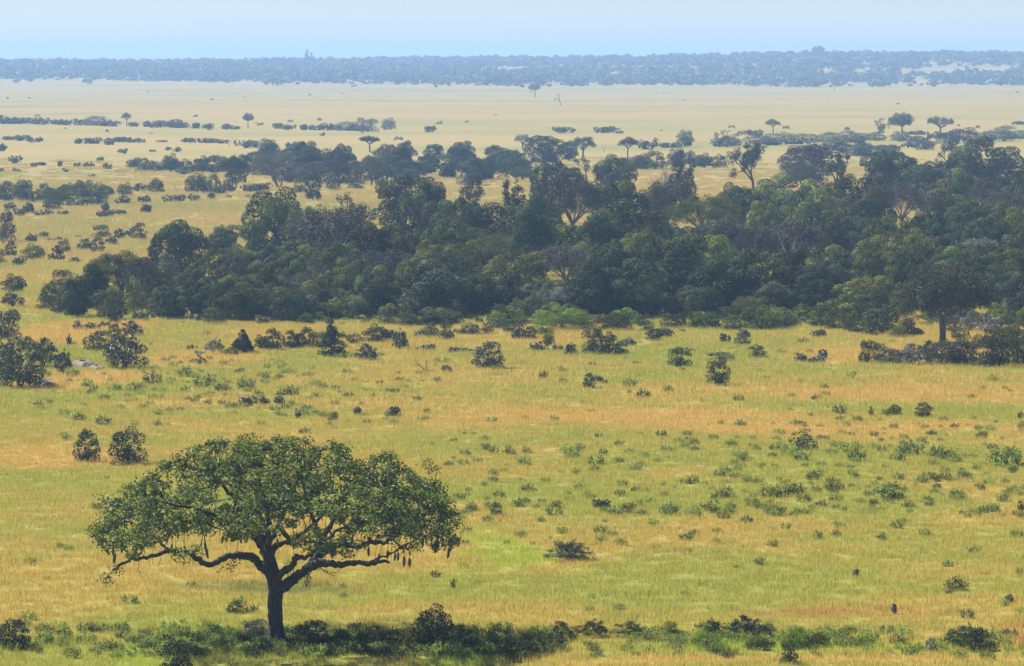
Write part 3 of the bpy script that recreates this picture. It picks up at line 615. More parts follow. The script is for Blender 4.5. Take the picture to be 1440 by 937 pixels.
foot("""bush3 deep 8 478 435 52 # large deep green bush cut by the left picture edge
bush4 grey 28 545 478 92 # broad grey-green bush spilling over pale rocks at the left picture edge
ragged1 grey 60 516 474 66 # grey open bush directly behind the broad bush at the left picture edge
ragged2 gloss 88 525 488 30|bush gloss 4 530 480 50
bush2 gloss 175 518 469 64 # round glossy bush with dark leaves alone in the grass on the left
bush dark 138 495 467 46 # low dark double bush just left of the round glossy bush
bush dark 160 478 462 24|ragged1 gloss 184 472 450 40 # dusky bush behind the round glossy bush
bush blue 160 465 444 18|bush olive 108 464 451 20|bush olive 125 464 453 22|bush olive 143 460 452 20
ragged2 silver 300 496 473 33 # pale twiggy round bush left of the small dark cone bush
cone deep 341 497 461 40 # small dark cone-shaped bush on the grass
bush blue 368 492 472 28|bush grey 385 492 464 34|bush blue 410 490 466 26|bush blue 432 489 462 30|bush grey 448 490 466 26|bush blue 420 489 470 20
ragged1 gloss 516 506 482 42 # dusky twiggy bush right of the narrow dark shrub with square tuft
bush blue 530 482 458 44 # bluish green bush behind the dusky twiggy bush
bush dark 498 483 470 28|bush blue 483 478 466 12|ragged blue 562 492 460 26|bush grey 548 478 462 18|bush dark 601 495 483 22|bush blue 606 473 455 26|bush blue 628 479 450 22 # upright lumpy bush at the thicket foot, left of the round bush in tan grass
bush blue 618 476 462 22|bush dark 662 470 456 34|bush dark 648 470 462 16
bush4 gloss 688 518 483 54 # round spiky dark bush standing alone in tan grass near the centre
bush dark 655 497 488 36|bush dark 637 498 487 16|bush deep 629 524 512 20 # tiny dark bush beside a fallen pale branch
herb dark 765 533 518 14|bush dark 828 546 526 22|bush grey 843 538 527 14|bush deep 852 541 532 9
bush grey 757 494 478 20|bush olive 772 486 469 22|bush grey 784 494 484 14|ragged blue 803 501 480 22 # small loose bush left of the double-lobed bush
bush blue 834 499 462 40 # larger left lobe bush of the clump below the bright green dome
bush1 deep 856 500 470 34 # dark round bush tucked against the clump below the bright green dome
bush blue 874 498 480 22|bush olive 882 486 474 22
dome1 bright 790 463 426 86 # bright green dome-shaped bush at the thicket's foot near the centre
bush bright 763 472 446 30 # small bright bush touching the left side of the bright green dome
bush dark 745 477 460 24|bush dark 726 477 459 18|bush dark 722 468 450 40|bush grey 700 462 448 40|herb yel 686 470 450 20
bush grey 908 468 450 24|bush dark 920 479 461 28|bush blue 938 475 461 24|bush olive 940 462 442 30|bush dark 870 464 438 46|bush dark 850 466 446 26|bush blue 900 460 444 24
bush dark 956 461 440 20|bush olive 976 462 436 28|bush dark 1002 463 438 32|bush olive 1030 465 444 32|bush3 olive 1070 464 430 66 # wide olive green bush at the thicket's foot right of centre
bush dark 1095 462 440 34|bush dark 1050 463 443 24|bush grey 1112 460 444 24|bush olive 1156 461 428 44|bush dark 1172 463 446 24|bush bright 1150 474 462 20
bush3 deep 957 516 488 36 # dark bush leaning right on green grass, left of the taller leaning bush
bush1 deep 1011 542 506 40 # tall dark bush leaning right above a strip of green herbs
bush grey 1012 508 495 42 # low grey-green bush just behind the tall leaning bush
bush dark 1064 503 486 30 # small dark pointed bush alone, right of the leaning bushes
bush grey 1045 485 471 28|bush olive 1018 481 467 18|bush olive 1044 476 462 26|bush blue 1128 509 495 18|bush blue 1147 511 499 22|bush grey 1158 506 491 20|bush dark 1148 475 463 22|herb grey 1130 483 474 18
bush2 dark 1240 470 432 72 # large dark green bush just left of the flat-topped tree's trunk
bush dark 1276 472 446 28|bush dark 1205 469 449 28|bush grey 1225 472 455 26|bush olive 1262 474 458 30|bush olive 1190 466 440 30|bush grey 1292 472 460 20
bush3 deep 1220 511 478 26 # dark two-lobed bush at the left end of the scrub strip under the flat-topped tree
bush deep 1236 510 482 20|bush grey 1248 512 490 44|ragged silver 1282 513 482 60|bush2 grey 1326 514 480 58|ragged grey 1304 510 478 50|bush olive 1262 513 492 34|bush2 silver 1345 512 486 40|bush grey 1355 514 480 44|bush grey 1385 516 470 50|bush dark 1405 517 468 40|bush blue 1432 514 464 44|bush olive 1425 500 460 44|ragged silver 1395 470 440 46|ragged silver 1365 466 438 40|bush dark 1383 458 438 18 # tiny dark bush among silvery scrub right of the flat-topped trunk
bush olive 1350 478 460 34|bush olive 1395 480 462 26|bush olive 1420 470 446 36|bush grey 1340 468 446 30|bush olive 1440 462 436 30|bush olive 1408 458 436 30|ragged silver 1330 458 436 40
bush dark 601 457 436 38|bush blue 576 460 440 28|bush yel 546 456 430 40|bush olive 640 456 440 30|bush olive 300 456 434 40 # pale green rounded bush at the thicket's left foot
bush olive 270 452 440 28|bush grey 200 450 438 30|bush olive 430 456 440 26|bush olive 340 452 438 30|bush olive 370 456 442 24|bush blue 590 474 462 20
bush4 deep 123 650 607 44 # left of two dark bushes beside the big tree's crown
bush1 deep 180 653 606 62 # right of two dark bushes beside the big tree's crown
bush deep 352 571 555 22|bush deep 370 570 556 16|bush deep 394 569 556 16 # rightmost of three tiny dark bushes on green grass
herb dark 338 488 476 24|bush olive 336 495 480 20|herb olive 270 492 482 20|herb olive 322 500 486 28
bush dark 418 588 574 14|bush dark 500 584 570 14|bush olive 553 588 570 20|herb dark 470 590 578 14
bush4 olive 1298 587 567 32 # leafy green bush in the orange grass on the right
bush olive 1258 585 569 24|herb dark 1225 586 569 8|herb dark 1435 590 576 12
ragged grey 800 788 757 76 # broad low grey-green shrub alone in the lower middle grass
bush4 deep 20 912 873 62 # dark bush in the bottom left corner
bush3 deep 248 948 898 56 # dark bush on a bright grass mound at the bottom edge
bush4 dark 440 908 874 64 # dark low bush right of the big tree's trunk
bush4 silver 362 902 872 44 # pale glossy-leaved bush touching the left of the big tree's trunk
bush2 dark 612 908 854 70 # large dark bush in the shrub strip right of the big tree
ragged1 dark 650 914 876 46|ragged2 olive 584 908 876 44|bush olive 550 906 886 44|ragged olive 515 910 884 40|bush yel 480 908 886 36
bush1 dark 722 928 897 62 # dark low bush right of the bright grass mound at the bottom
ragged1 olive 790 900 872 60|ragged2 olive 830 896 868 56|ragged1 yel 885 896 872 60|bush grey 780 912 888 40|bush yel 690 910 886 30
bush yel 943 894 873 22 # small round green bush right of the olive shrub row at the bottom
ragged1 deep 1048 896 864 66 # dark dense bush with dead stems in the lower right
ragged2 dark 1005 898 866 36|ragged1 purp 1075 898 878 40
ragged2 dark 1368 914 872 64 # dark leaning bush beside the reddish grass at bottom right
bush dark 1345 908 884 40|bush silver 1309 916 897 20|bush bright 1120 912 884 50|bush olive 1065 914 894 40|bush bright 990 912 888 50
bush dark 1110 934 904 30|bush olive 1150 910 890 34|bush deep 1420 848 834 18|bush dark 1257 864 848 10|bush dark 1202 812 798 12|herb dark 637 828 812 10|herb dark 612 812 800 18|bush dark 330 862 846 30|herb dark 355 862 848 20
ragged grey 845 716 700 22|bush dark 848 715 700 18|bush dark 698 726 706 20|herb dark 1438 720 700 20""", 'bush', 'bushes in the near grassland', minpx=22)

# leafy herb clumps, placed one by one
HERBS = [(684, 634, 14), (694, 638, 16), (716, 640, 18), (740, 638, 14), (738, 654, 18), (672, 652, 14), (802, 640, 26), (816, 634, 14), (838, 654, 22), (835, 664, 16), (848, 640, 12), (962, 630, 14), (977, 626, 14), (1030, 628, 14), (1020, 666, 16),
    (1130, 632, 40), (1110, 640, 26), (1128, 648, 24), (1190, 638, 26), (1205, 648, 24), (1240, 636, 14), (1282, 640, 34), (1262, 648, 24), (1320, 645, 30), (1338, 642, 16), (1410, 655, 44), (1424, 645, 24), (1080, 700, 28), (1098, 698, 26), (1120, 696, 24), (1058, 712, 22), (1090, 725, 30), (1105, 745, 14), (1130, 706, 20),
    (1168, 680, 12), (1250, 702, 40), (1318, 688, 12), (1345, 704, 24), (1380, 690, 10), (1020, 700, 24), (1000, 720, 30), (940, 724, 26), (975, 728, 24), (1025, 724, 18), (880, 722, 20), (900, 712, 12), (742, 692, 16), (698, 724, 18), (664, 718, 14), (780, 725, 24), (865, 725, 22),
    (1245, 585, 14), (1180, 582, 20), (410, 556, 20), (425, 585, 18), (443, 545, 16), (345, 548, 26), (222, 600, 14), (1300, 755, 18), (1240, 760, 14), (1150, 758, 16), (1345, 830, 30), (1360, 870, 18), (905, 560, 20), (885, 545, 20), (940, 552, 14), (1160, 548, 12), (1195, 533, 14), (1395, 537, 16),
    (100, 530, 22), (122, 545, 20), (215, 540, 26), (190, 552, 24), (160, 550, 20), (260, 530, 24), (290, 545, 30), (310, 550, 18), (90, 585, 16), (112, 592, 18), (145, 598, 22), (190, 600, 12), (65, 900, 20), (120, 905, 24), (150, 915, 20), (100, 925, 26)]
for (cx, base, wpx) in HERBS:
    p = at(cx, base); D = p[1]; k = pick('herb'); m = ['herbd', 'yel', 'herb', 'herb'][rng.integers(4)]
    put(k, m, p[0], p[1], wpx * 1.15 * D / F, wpx * .62 * D / F + .25, 'leafy_herb', 'herb', ADJ[m] + ' low leafy herb clump', 'leafy herb clumps in the grass')
# countless smaller herbs
def lib_arr(kind):
    me = LIB[kind]['c']; n = len(me.vertices); v = np.empty(n * 3, np.float32); me.vertices.foreach_get('co', v)
    f = np.empty(len(me.loops), np.int32); me.loops.foreach_get('vertex_index', f); tn = np.empty(len(me.polygons), np.float32)
    me.attributes['tone'].data.foreach_get('value', tn); return v.reshape(-1, 3), f.reshape(-1, 4), tn
pp = []; ss = []
Z = [(1230, 660, 230, 70, 240), (850, 690, 220, 80, 110), (250, 545, 200, 40, 130), (520, 906, 270, 20, 260), (1100, 908, 340, 18, 110), (120, 905, 130, 22, 60), (720, 700, 760, 230, 170), (720, 500, 760, 60, 100), (460, 560, 160, 40, 60), (430, 910, 260, 14, 170), (1080, 900, 160, 14, 60)]
for (cx, cy, rx, ry, n) in Z:
    for j in range(n):
        a = cx + rng.uniform(-1, 1) * rx, cy + rng.uniform(-1, 1) * ry
        if a[1] > 960: continue
        p = at(*a); pp.append(p); ss.append(rng.uniform(.22, .62) ** 1.0)
pp = np.array(pp); ss = np.array(ss)
h_ = [lib_arr('herb%d' % k) for k in (1, 2, 3)]
half = rng.random(len(pp)) < .5
scatter('low_herbs', M['herbd'], h_, pp[half], rng.uniform(0, 6.28, half.sum()), ss[half], rng.integers(0, 3, half.sum()).astype(float))
scatter('low_herbs', M['herb'], h_, pp[~half], rng.uniform(0, 6.28, (~half).sum()), ss[~half], rng.integers(0, 3, (~half).sum()).astype(float))
# ridge scrub, a far mass
n = 8000; yy = 3720 + (6500 - 3720) * rng.random(n) ** .9; uu = rng.uniform(-790, 790, n); xx = uu * yy / F
def cl(x, y): return np.sin(x / 130. + 3 * np.sin(y / 310.)) + np.sin(y / 170. + x / 370.) + .6 * np.sin(x / 47. + y / 61.)
keep = (cl(xx, yy) > np.interp(yy, [3720, 4000, 4800], [.4, -.5, -1.0])) | (rng.random(n) < .03)
edge = 3780 + 250 * np.interp(uu, [-790, -420, -300, 200, 790], [1.7, 1.5, .2, .1, .6]) + 60 * cl(xx, yy); keep &= yy > edge
xx, yy = xx[keep], yy[keep]; P = np.column_stack([xx, yy, height(xx, yy) - .4])
def clump(n):
    l = [(rng.normal(0, 1.1), rng.normal(0, 1.1), .9 + rng.random() * 1.2, rng.uniform(.7, 1.2)) for _ in range(5)]
    G = crown(l, n // 5, .8, .8, .7, lo=-.6); return np.concatenate(G.V), np.concatenate(G.Q), np.concatenate(G.tone)
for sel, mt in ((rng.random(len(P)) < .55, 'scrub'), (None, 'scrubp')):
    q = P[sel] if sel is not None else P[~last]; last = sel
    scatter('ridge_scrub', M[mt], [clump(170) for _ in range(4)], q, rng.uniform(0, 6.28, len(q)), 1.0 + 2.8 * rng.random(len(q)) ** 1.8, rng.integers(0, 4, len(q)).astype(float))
rest = sorted([t for t in THINGS if t['o'].name.startswith('bush')], key=lambda t: -t['o'].scale[0] * t['o'].scale[2] / t['y'] ** 2)[285:]
G = Geo()
for t in rest:
    o = t['o']; x, y, z = o.location; W_ = o.scale[0] * 4; H_ = o.scale[2] * 3
    l = [(rng.normal(0, .42) * W_ * .5, rng.normal(0, .35) * W_ * .5, H_ * rng.uniform(.25, .62), 1) for _ in range(6)]
    for (a, b, c, _) in l:
        n_ = 30; d = unit(rng.normal(size=(n_, 3))); Pn = np.array([x + a, y + b, z + c]) + d * np.array([W_ * .27, W_ * .27, H_ * .36]) * rng.uniform(.7, 1.05, (n_, 1))
        G.leaves(Pn, d + rng.normal(0, .5, (n_, 3)), .13 * (W_ + H_) * rng.uniform(.7, 1.2, n_), rng.random(n_), .7)
    for ch in list(o.children): bpy.data.objects.remove(ch)
    bpy.data.objects.remove(o)
ids = {id(t) for t in rest}; THINGS[:] = [t for t in THINGS if id(t) not in ids]
sb = bpy.data.objects.new('small_far_bushes', G.mesh('small_far_bushes', M['scrub'])); COL.objects.link(sb); sb['kind'] = 'stuff'
n = 420; yy = rng.uniform(950, 3600, n); uu = rng.uniform(-760, 760, n); xx = uu * yy / F; kp = (cl(xx, yy * 1.4) > 1.0) & (yy < 2000) | (rng.random(n) < .05)
xx, yy = xx[kp], yy[kp]
scatter('tiny_plain_scrub', M['scrub'], [clump(120) for _ in range(3)], np.column_stack([xx, yy, height(xx, yy) - .2]), rng.uniform(0, 6.28, len(xx)), rng.uniform(.25, .6, len(xx)), rng.integers(0, 3, len(xx)).astype(float))

# ------------------------------------------------------------------ the sausage tree
kb = at(388, 906); KD = kb[1]; KS = KD / F * 1.004
def K(px, py, y=0.0): return np.array([(px - 388) * KS, y, (906 - py) * KS])
kroot = bpy.data.objects.new('sausage_tree', None); COL.objects.link(kroot); kroot.location = kb
kroot['label'] = 'large wide-crowned sausage tree with hanging fruits in the foreground left'; kroot['category'] = 'tree'
skel = []     # nodes: (pos)
def limb(name, pts, r0, r1, n=None, jit=.05, sides=10):
    P = smooth_path([K(*p) for p in pts], n or (len(pts) - 1) * 5 + 1); P[1:-1] += rng.normal(0, jit, (len(P) - 2, 3)) * np.array([.6, 1, .8])
    G = Geo(); t = np.linspace(0, 1, len(P)); rad = (r0 + (r1 - r0) * t ** .8) * (1 + .07 * rng.normal(size=len(P)))
    G.tube(P, rad, sides, .05); skel.extend([p for p in P[len(P) // 4:]])
    o = part(name, G.mesh('sausage_tree_' + name, BARK, True), kroot); return P
TR = smooth_path([K(388, 916), K(388, 880), K(387, 850), K(388, 828), K(384, 806), K(379, 786), K(377, 770)], 26)
G = Geo(); G.tube(TR, np.interp(np.linspace(0, 1, 26), [0, .08, .2, .6, .72, 1], [.48, .40, .345, .36, .33, .24]), 16, .045)
for a in np.linspace(0, 6.28, 7)[:-1]:
    G.tube(smooth_path([np.array([math.cos(a) * .2, math.sin(a) * .2, .9]), np.array([math.cos(a) * .34, math.sin(a) * .34, .35]), np.array([math.cos(a) * .62, math.sin(a) * .62, -.15])], 6), np.linspace(.16, .12, 6), 7, .05)
part('trunk', G.mesh('sausage_tree_trunk', BARK, True), kroot); skel.append(TR[-1])
LIMBS = [
    ([(380, 808), (371, 797, -.2), (358, 783, -.4), (340, 777, -.8), (322, 777, -1.1), (305, 787, -1.3), (287, 785, -1.5), (267, 771, -1.6), (243, 768, -1.8), (212, 777, -2), (190, 778, -2.2), (166, 792, -2.4)], .24, .06),
    ([(243, 768, -1.8), (232, 758, -1.6), (215, 745, -1.3), (196, 735, -1)], .08, .03),
    ([(379, 786), (366, 765, .3), (352, 750, .6), (340, 728, .9), (328, 705, 1.1), (305, 680, 1.3), (280, 662, 1.2)], .23, .05),
    ([(378, 776), (377, 755, -.3), (380, 728, -.7), (376, 700, -1.2), (368, 665, -1.8), (360, 635, -2.2)], .21, .05),
    ([(380, 780), (390, 768, .5), (412, 762, 1.2), (440, 742, 2), (470, 715, 2.8), (505, 690, 3.4)], .18, .04),
    ([(385, 832), (404, 822, -.1), (420, 808, -.2), (437, 795, -.4), (455, 788, -.6), (478, 789, -.8), (500, 787, -1), (520, 788, -1.1), (533, 786, -1.2), (548, 785, -1.4)], .30, .07),
    ([(436, 796, -.4), (446, 782, .1), (460, 773, .4), (480, 768, .7), (502, 771, 1), (520, 766, 1.3), (538, 767, 1.5), (556, 757, 1.8), (580, 742, 2), (604, 724, 2.2)], .22, .05),
    ([(440, 790, 0), (452, 765, .9), (465, 738, 1.8), (482, 705, 2.5), (510, 670, 3)], .18, .04),
    ([(390, 812, 0), (403, 800, -.6), (414, 790, -1), (418, 777, -1.4), (434, 776, -2), (452, 760, -2.8), (478, 735, -3.6), (515, 710, -4.2), (545, 690, -4.5)], .18, .04),
    ([(452, 765, .9), (446, 740, .2), (438, 710, -.8), (430, 680, -1.6), (425, 640, -2)], .13, .04),
    ([(376, 758, -.2), (350, 735, -1.6), (315, 715, -3), (275, 700, -4), (235, 690, -4.4)], .17, .04),
    ([(378, 770, .2), (366, 740, 2), (345, 710, 3.6), (310, 690, 4.6), (270, 690, 5.2)], .16, .04),
    ([(378, 765, .2), (395, 730, 2.2), (410, 690, 3.8), (430, 660, 4.8)], .15, .04),
    ([(412, 762, -.4), (400, 730, -2.4), (405, 700, -3.8), (410, 660, -4.6)], .14, .04),
    ([(520, 788, -1.1), (533, 778, -1.8), (552, 770, -2.4), (575, 755, -2.8), (600, 745, -3)], .07, .03)]
for pts_, r0, r1 in LIMBS: limb('branch', pts_, r0, r1)
topx = [136, 150, 165, 180, 200, 215, 235, 250, 262, 285, 300, 320, 350, 375, 400, 415, 440, 455, 470, 486, 494, 505, 520, 530, 550, 562, 575, 592, 605, 618, 628, 636, 645]
topy = [735, 705, 690, 676, 662, 654, 642, 630, 622, 615, 610, 606, 608, 602, 606, 607, 618, 620, 612, 613, 634, 645, 640, 634, 630, 640, 650, 658, 668, 676, 690, 712, 738]
botx = [136, 160, 200, 240, 280, 300, 340, 380, 420, 470, 520, 560, 600, 645]; boty = [742, 770, 776, 770, 764, 752, 750, 744, 744, 758, 762, 762, 762, 760]
cl_ = []
while len(cl_) < 700:
    px = rng.uniform(140, 642); yd = rng.uniform(-1, 1); ym = 7.6 * math.sqrt(max(0, 1 - ((px - 392) / 262.) ** 2)) + .8; y = yd * ym
    tp = np.interp(px, topx, topy) + 9; bt = np.interp(px, botx, boty) - 6
    c = abs(yd) ** 2.2; tpy = tp + (bt - tp) * .55 * c; bty = bt - (bt - tp) * .10 * (1 - yd * yd) * (rng.random() < .7)
    if tpy > bty: continue
    f = rng.random() ** 1.25; py = tpy + (bty - tpy) * f
    p = K(px, py, y)
    # hollow pockets where the plain shows through
    hx = math.sin(px / 23. + y * .9) * math.sin(py / 15. + px / 61. + y * .5)
    if hx > .36 and f > .22: continue
    if cl_ and min(np.sum((np.array(cl_) - p) ** 2, 1)) < .47 ** 2: continue
    cl_.append(p)
CLS = np.array(cl_)
SK = np.array(skel); order = np.argsort([np.min(np.sum((SK - c) ** 2, 1)) for c in CLS]); nodes = list(SK); G = Geo()
for k in order:
    c = CLS[k]; NA = np.array(nodes); d = np.sum((NA - c) ** 2, 1) + 3.0 * np.clip(NA[:, 2] - c[2] + .1, 0, None) ** 2; s = NA[np.argmin(d)]; L = np.linalg.norm(c - s)
    if L < .15: continue
    m = (s + c) / 2 + rng.normal(0, .10, 3) * L + np.array([0, 0, -.08 * L]); P = smooth_path([s, m, c], max(4, int(L / .35) + 2))
    r0 = min(.022 + .018 * L, .07); G.tube(P, np.linspace(r0, .014, len(P)), 4); nodes.extend(P[1:])
tw = part('twigs', G.mesh('sausage_tree_twigs', BARK), kroot); tw['kind'] = 'stuff'
G = Geo()
for c in CLS:
    n = rng.integers(44, 74); rad = rng.uniform(.30, .52); d = unit(rng.normal(size=(n, 3)) + np.array([0, 0, .25])); rr = rad * rng.random(n) ** .45
    P = c + d * rr[:, None] * np.array([1.1, 1.1, .75])
    G.leaves(P, d * .7 + rng.normal(0, .6, (n, 3)) + np.array([0, 0, .5]), rng.uniform(.13, .24, n), np.clip(.45 + .2 * rng.normal() + .25 * rng.normal(size=n), 0, 1), .42, .25)
for (px, py, y, n) in [(160, 800, -2.4, 3), (152, 806, -2.4, 1), (170, 790, -2.4, 3), (600, 655, 1, 2), (612, 662, 1, 2), (622, 688, .5, 2), (605, 650, .8, 1), (148, 700, -1, 2), (325, 790, -1, 2), (332, 786, -1.2, 2), (640, 742, 0, 2), (143, 735, -1, 2), (638, 760, .2, 2), (632, 765, .2, 1)]:
    for j in range(n):
        c = K(px + rng.normal(0, 4), py + rng.normal(0, 3), y + rng.normal(0, .2)); m = 22
        G.leaves(c + rng.normal(0, .16, (m, 3)), rng.normal(0, .6, (m, 3)) + np.array([0, 0, .4]), rng.uniform(.12, .2, m), rng.random(m), .42, .25)
part('crown', G.mesh('sausage_tree_crown', M['kig']), kroot)
m_, t_, o_ = new_mat('sausage_fruit'); p_ = N(t_, 'ShaderNodeBsdfPrincipled'); p_.inputs['Roughness'].default_value = .8
tc_ = N(t_, 'ShaderNodeTexCoord'); t_.links.new(mixc(t_, noise(t_, tc_.outputs['Object'], 9, 4), (.045, .038, .022), (.13, .105, .06)), p_.inputs['Base Color']); t_.links.new(p_.outputs[0], o_.inputs[0]); FRUIT = m_
def fruit_mesh(L, r):
    G = Geo(); t = np.linspace(0, 1, 9); G.tube(np.column_stack([.02 * np.sin(t * 3), 0 * t, -t * L]), r * np.array([.25, .7, .95, 1, 1, .95, .85, .6, .12]), 8, .03); return G
FR = []
for k in range(4):
    G = fruit_mesh(*[(.44, .065), (.5, .075), (.36, .06), (.62, .10)][k]); g2 = Geo(); lc = [.35, .5, .25, .4][k]
    G.V = [v - np.array([0, 0, lc]) for v in G.V]; G.tube([(0, 0, 0), (.01, 0, -lc * .5), (0, 0, -lc - .02)], .014, 4); FR.append(G.mesh('fruit', FRUIT, True))
for j, (px, py, y, v) in enumerate([(165, 758, -2.2, 0), (171, 762, -2, 1), (175, 756, -2, 0), (204, 752, -1.6, 0), (247, 756, -1.7, 2), (262, 760, -1.6, 2), (226, 700, -2.4, 2), (234, 702, -2.4, 2), (240, 704, -2.2, 2), (292, 748, -2.2, 0), (293, 752, -2.1, 1), (320, 738, -2.6, 0), (345, 735, -2.5, 0),
        (383, 735, -3, 0), (372, 730, -3, 2), (418, 735, -3.5, 1), (433, 740, -3, 0), (450, 742, -3.6, 0), (470, 745, -3.6, 1), (486, 745, -3.4, 1), (500, 738, -3, 0), (540, 760, -3.2, 0), (549, 756, -2.9, 1), (560, 762, -2.8, 0), (563, 762, -2.6, 0), (572, 762, -2.4, 1), (578, 768, -2.2, 1),
        (595, 738, -2.2, 1), (598, 742, -2, 0), (603, 735, -1.8, 0), (607, 738, -1.9, 0), (616, 745, -1.2, 3), (615, 741, -1.4, 1), (633, 758, -.4, 1), (634, 756, -.3, 0), (615, 668, .6, 0), (355, 742, -2.4, 2), (522, 752, -3, 0), (395, 742, -3.4, 2), (625, 748, -.8, 0)]):
    o = part('fruit', FR[v], kroot); o.location = K(px, py - 6, y); o.rotation_euler = (rng.normal(0, .08), rng.normal(0, .08), rng.uniform(0, 6.28)); o.scale = (1, 1, rng.uniform(.85, 1.15))
G = Geo()
for j in range(120):     # hanging flower and fruit stalks
    px = rng.uniform(200, 620); y = rng.uniform(-5, 4); py = np.interp(px, botx, boty) - rng.uniform(0, 45); a = K(px, py, y); L = rng.uniform(.4, 1.3)
    G.tube([a, a + np.array([rng.normal(0, .05), 0, -L * .5]), a + np.array([rng.normal(0, .07), 0, -L])], .012, 3)
st_ = part('hanging_stalks', G.mesh('hanging_stalks', TWIG), kroot); st_['kind'] = 'stuff'
G = Geo()
for (px, py) in [(432, 802), (440, 808), (425, 806), (415, 800), (450, 800)]:
    branchy(G, K(px, py - 8, -.3), (rng.normal(0, .4), -.2, -.7), .5, .03, 2, .7, -.1, 3, None, 4, .01)
branchy(G, K(166, 792, -2.4), (-.5, 0, -.8), .45, .03, 2, .4, -.1, 2, None, 4, .01)
dt = part('dead_twigs', G.mesh('dead_twigs', BARK), kroot); dt['kind'] = 'stuff'
THINGS.append(dict(o=kroot, look='', label=kroot['label'], u=388, v=740, cat='tree', group=None, y=KD))

# ------------------------------------------------------------------ narrow shrub with a square tuft on its stem
p = at(466, 502); D = p[1]; s = D / F; r_ = bpy.data.objects.new('tufted_shrub', None); COL.objects.link(r_); r_.location = p
r_['label'] = 'black narrow shrub with a stalk ending in a square tuft'; r_['category'] = 'shrub'
lob = []
for j in range(70):
    z = rng.random() ** 1.1; a = rng.uniform(0, 6.28); q = np.interp(z, [0, .3, 1], [19, 17, 6]) * s * math.sqrt(rng.random())
    lob.append((np.cos(a) * q + (1 - z) * 2 * s, np.sin(a) * q, (4 + z * 38) * s, rng.uniform(.22, .42)))
part('foliage', crown(lob, 60, .17, .9, .4, lo=-.9, fill=.5).mesh('tufted_shrub_foliage', M['deep']), r_)
G = Geo(); G.tube(smooth_path([(0, 0, 0), (-.1, 0, 40 * s), (.02, 0, 52 * s), (0, 0, 62 * s)], 10), np.linspace(.12, .07, 10), 6, .08); G.tube([(0, 0, 47 * s), (3 * s, 0, 49 * s), (4 * s, 0, 48 * s)], .05, 4)
part('stalk', G.mesh('tufted_shrub_stalk', BARK, True), r_)
lob = [(x * s, y * s, (60 + z) * s, .16) for x in (-2.5, 0, 2.5) for y in (-2, 2) for z in (-2, 1, 4)]
part('tuft', crown(lob, 45, .12, .8, .6, lo=-1, fill=.8).mesh('tufted_shrub_tuft', M['deep']), r_)
THINGS.append(dict(o=r_, look='', label=r_['label'], u=466, v=470, cat='shrub', group=None, y=D))
# dead stump with upright prongs
p = at(97, 487); s = p[1] / F; r_ = bpy.data.objects.new('dead_stump', None); COL.objects.link(r_); r_.location = p
r_['label'] = 'small brown dead stump with upright prongs in tan grass at the far left'; r_['category'] = 'stump'
G = Geo(); G.tube([(0, 0, -.1), (0, 0, 5 * s), (.02, 0, 9 * s)], [.22, .25, .18], 8, .08); part('stump', G.mesh('stump_body', BARK, True), r_)
for e in [((-2 * s, 0, 6 * s), (-4 * s, 0, 12 * s)), ((0, 0, 7 * s), (1.0 * s, 0, 18 * s)), ((2 * s, 0, 5 * s), (3.4 * s, 0, 13 * s)), ((-.5 * s, 0, 8 * s), (-1.6 * s, 0, 14 * s))]:
    G = Geo(); G.tube([(0, 0, 3 * s), e[0], e[1]], [.13, .1, .04], 6, .05); part('prong', G.mesh('prong', BARK, True), r_)
THINGS.append(dict(o=r_, look='', label=r_['label'], u=97, v=478, cat='stump', group=None, y=p[1]))
# pale whitish plant
p = at(281, 514); D = p[1]; lob = [(rng.normal(0, .18), rng.normal(0, .18), .2 + rng.random() * 1.1, .16) for _ in range(22)]
LIB['spire'] = dict(c=crown(lob, 26, .13, 1, .6, lo=-1, fill=.8).mesh('spire', M['silver']), t=None, W=.9, H=1.4)
SHP['spire'] = 'spire'; NAME['spire'] = 'pale_herb'
put('spire', 'silver', p[0], p[1], .95, 1.35, 'pale_herb', 'herb', '', None, 'pale silvery upright herb alone in orange grass on the left')
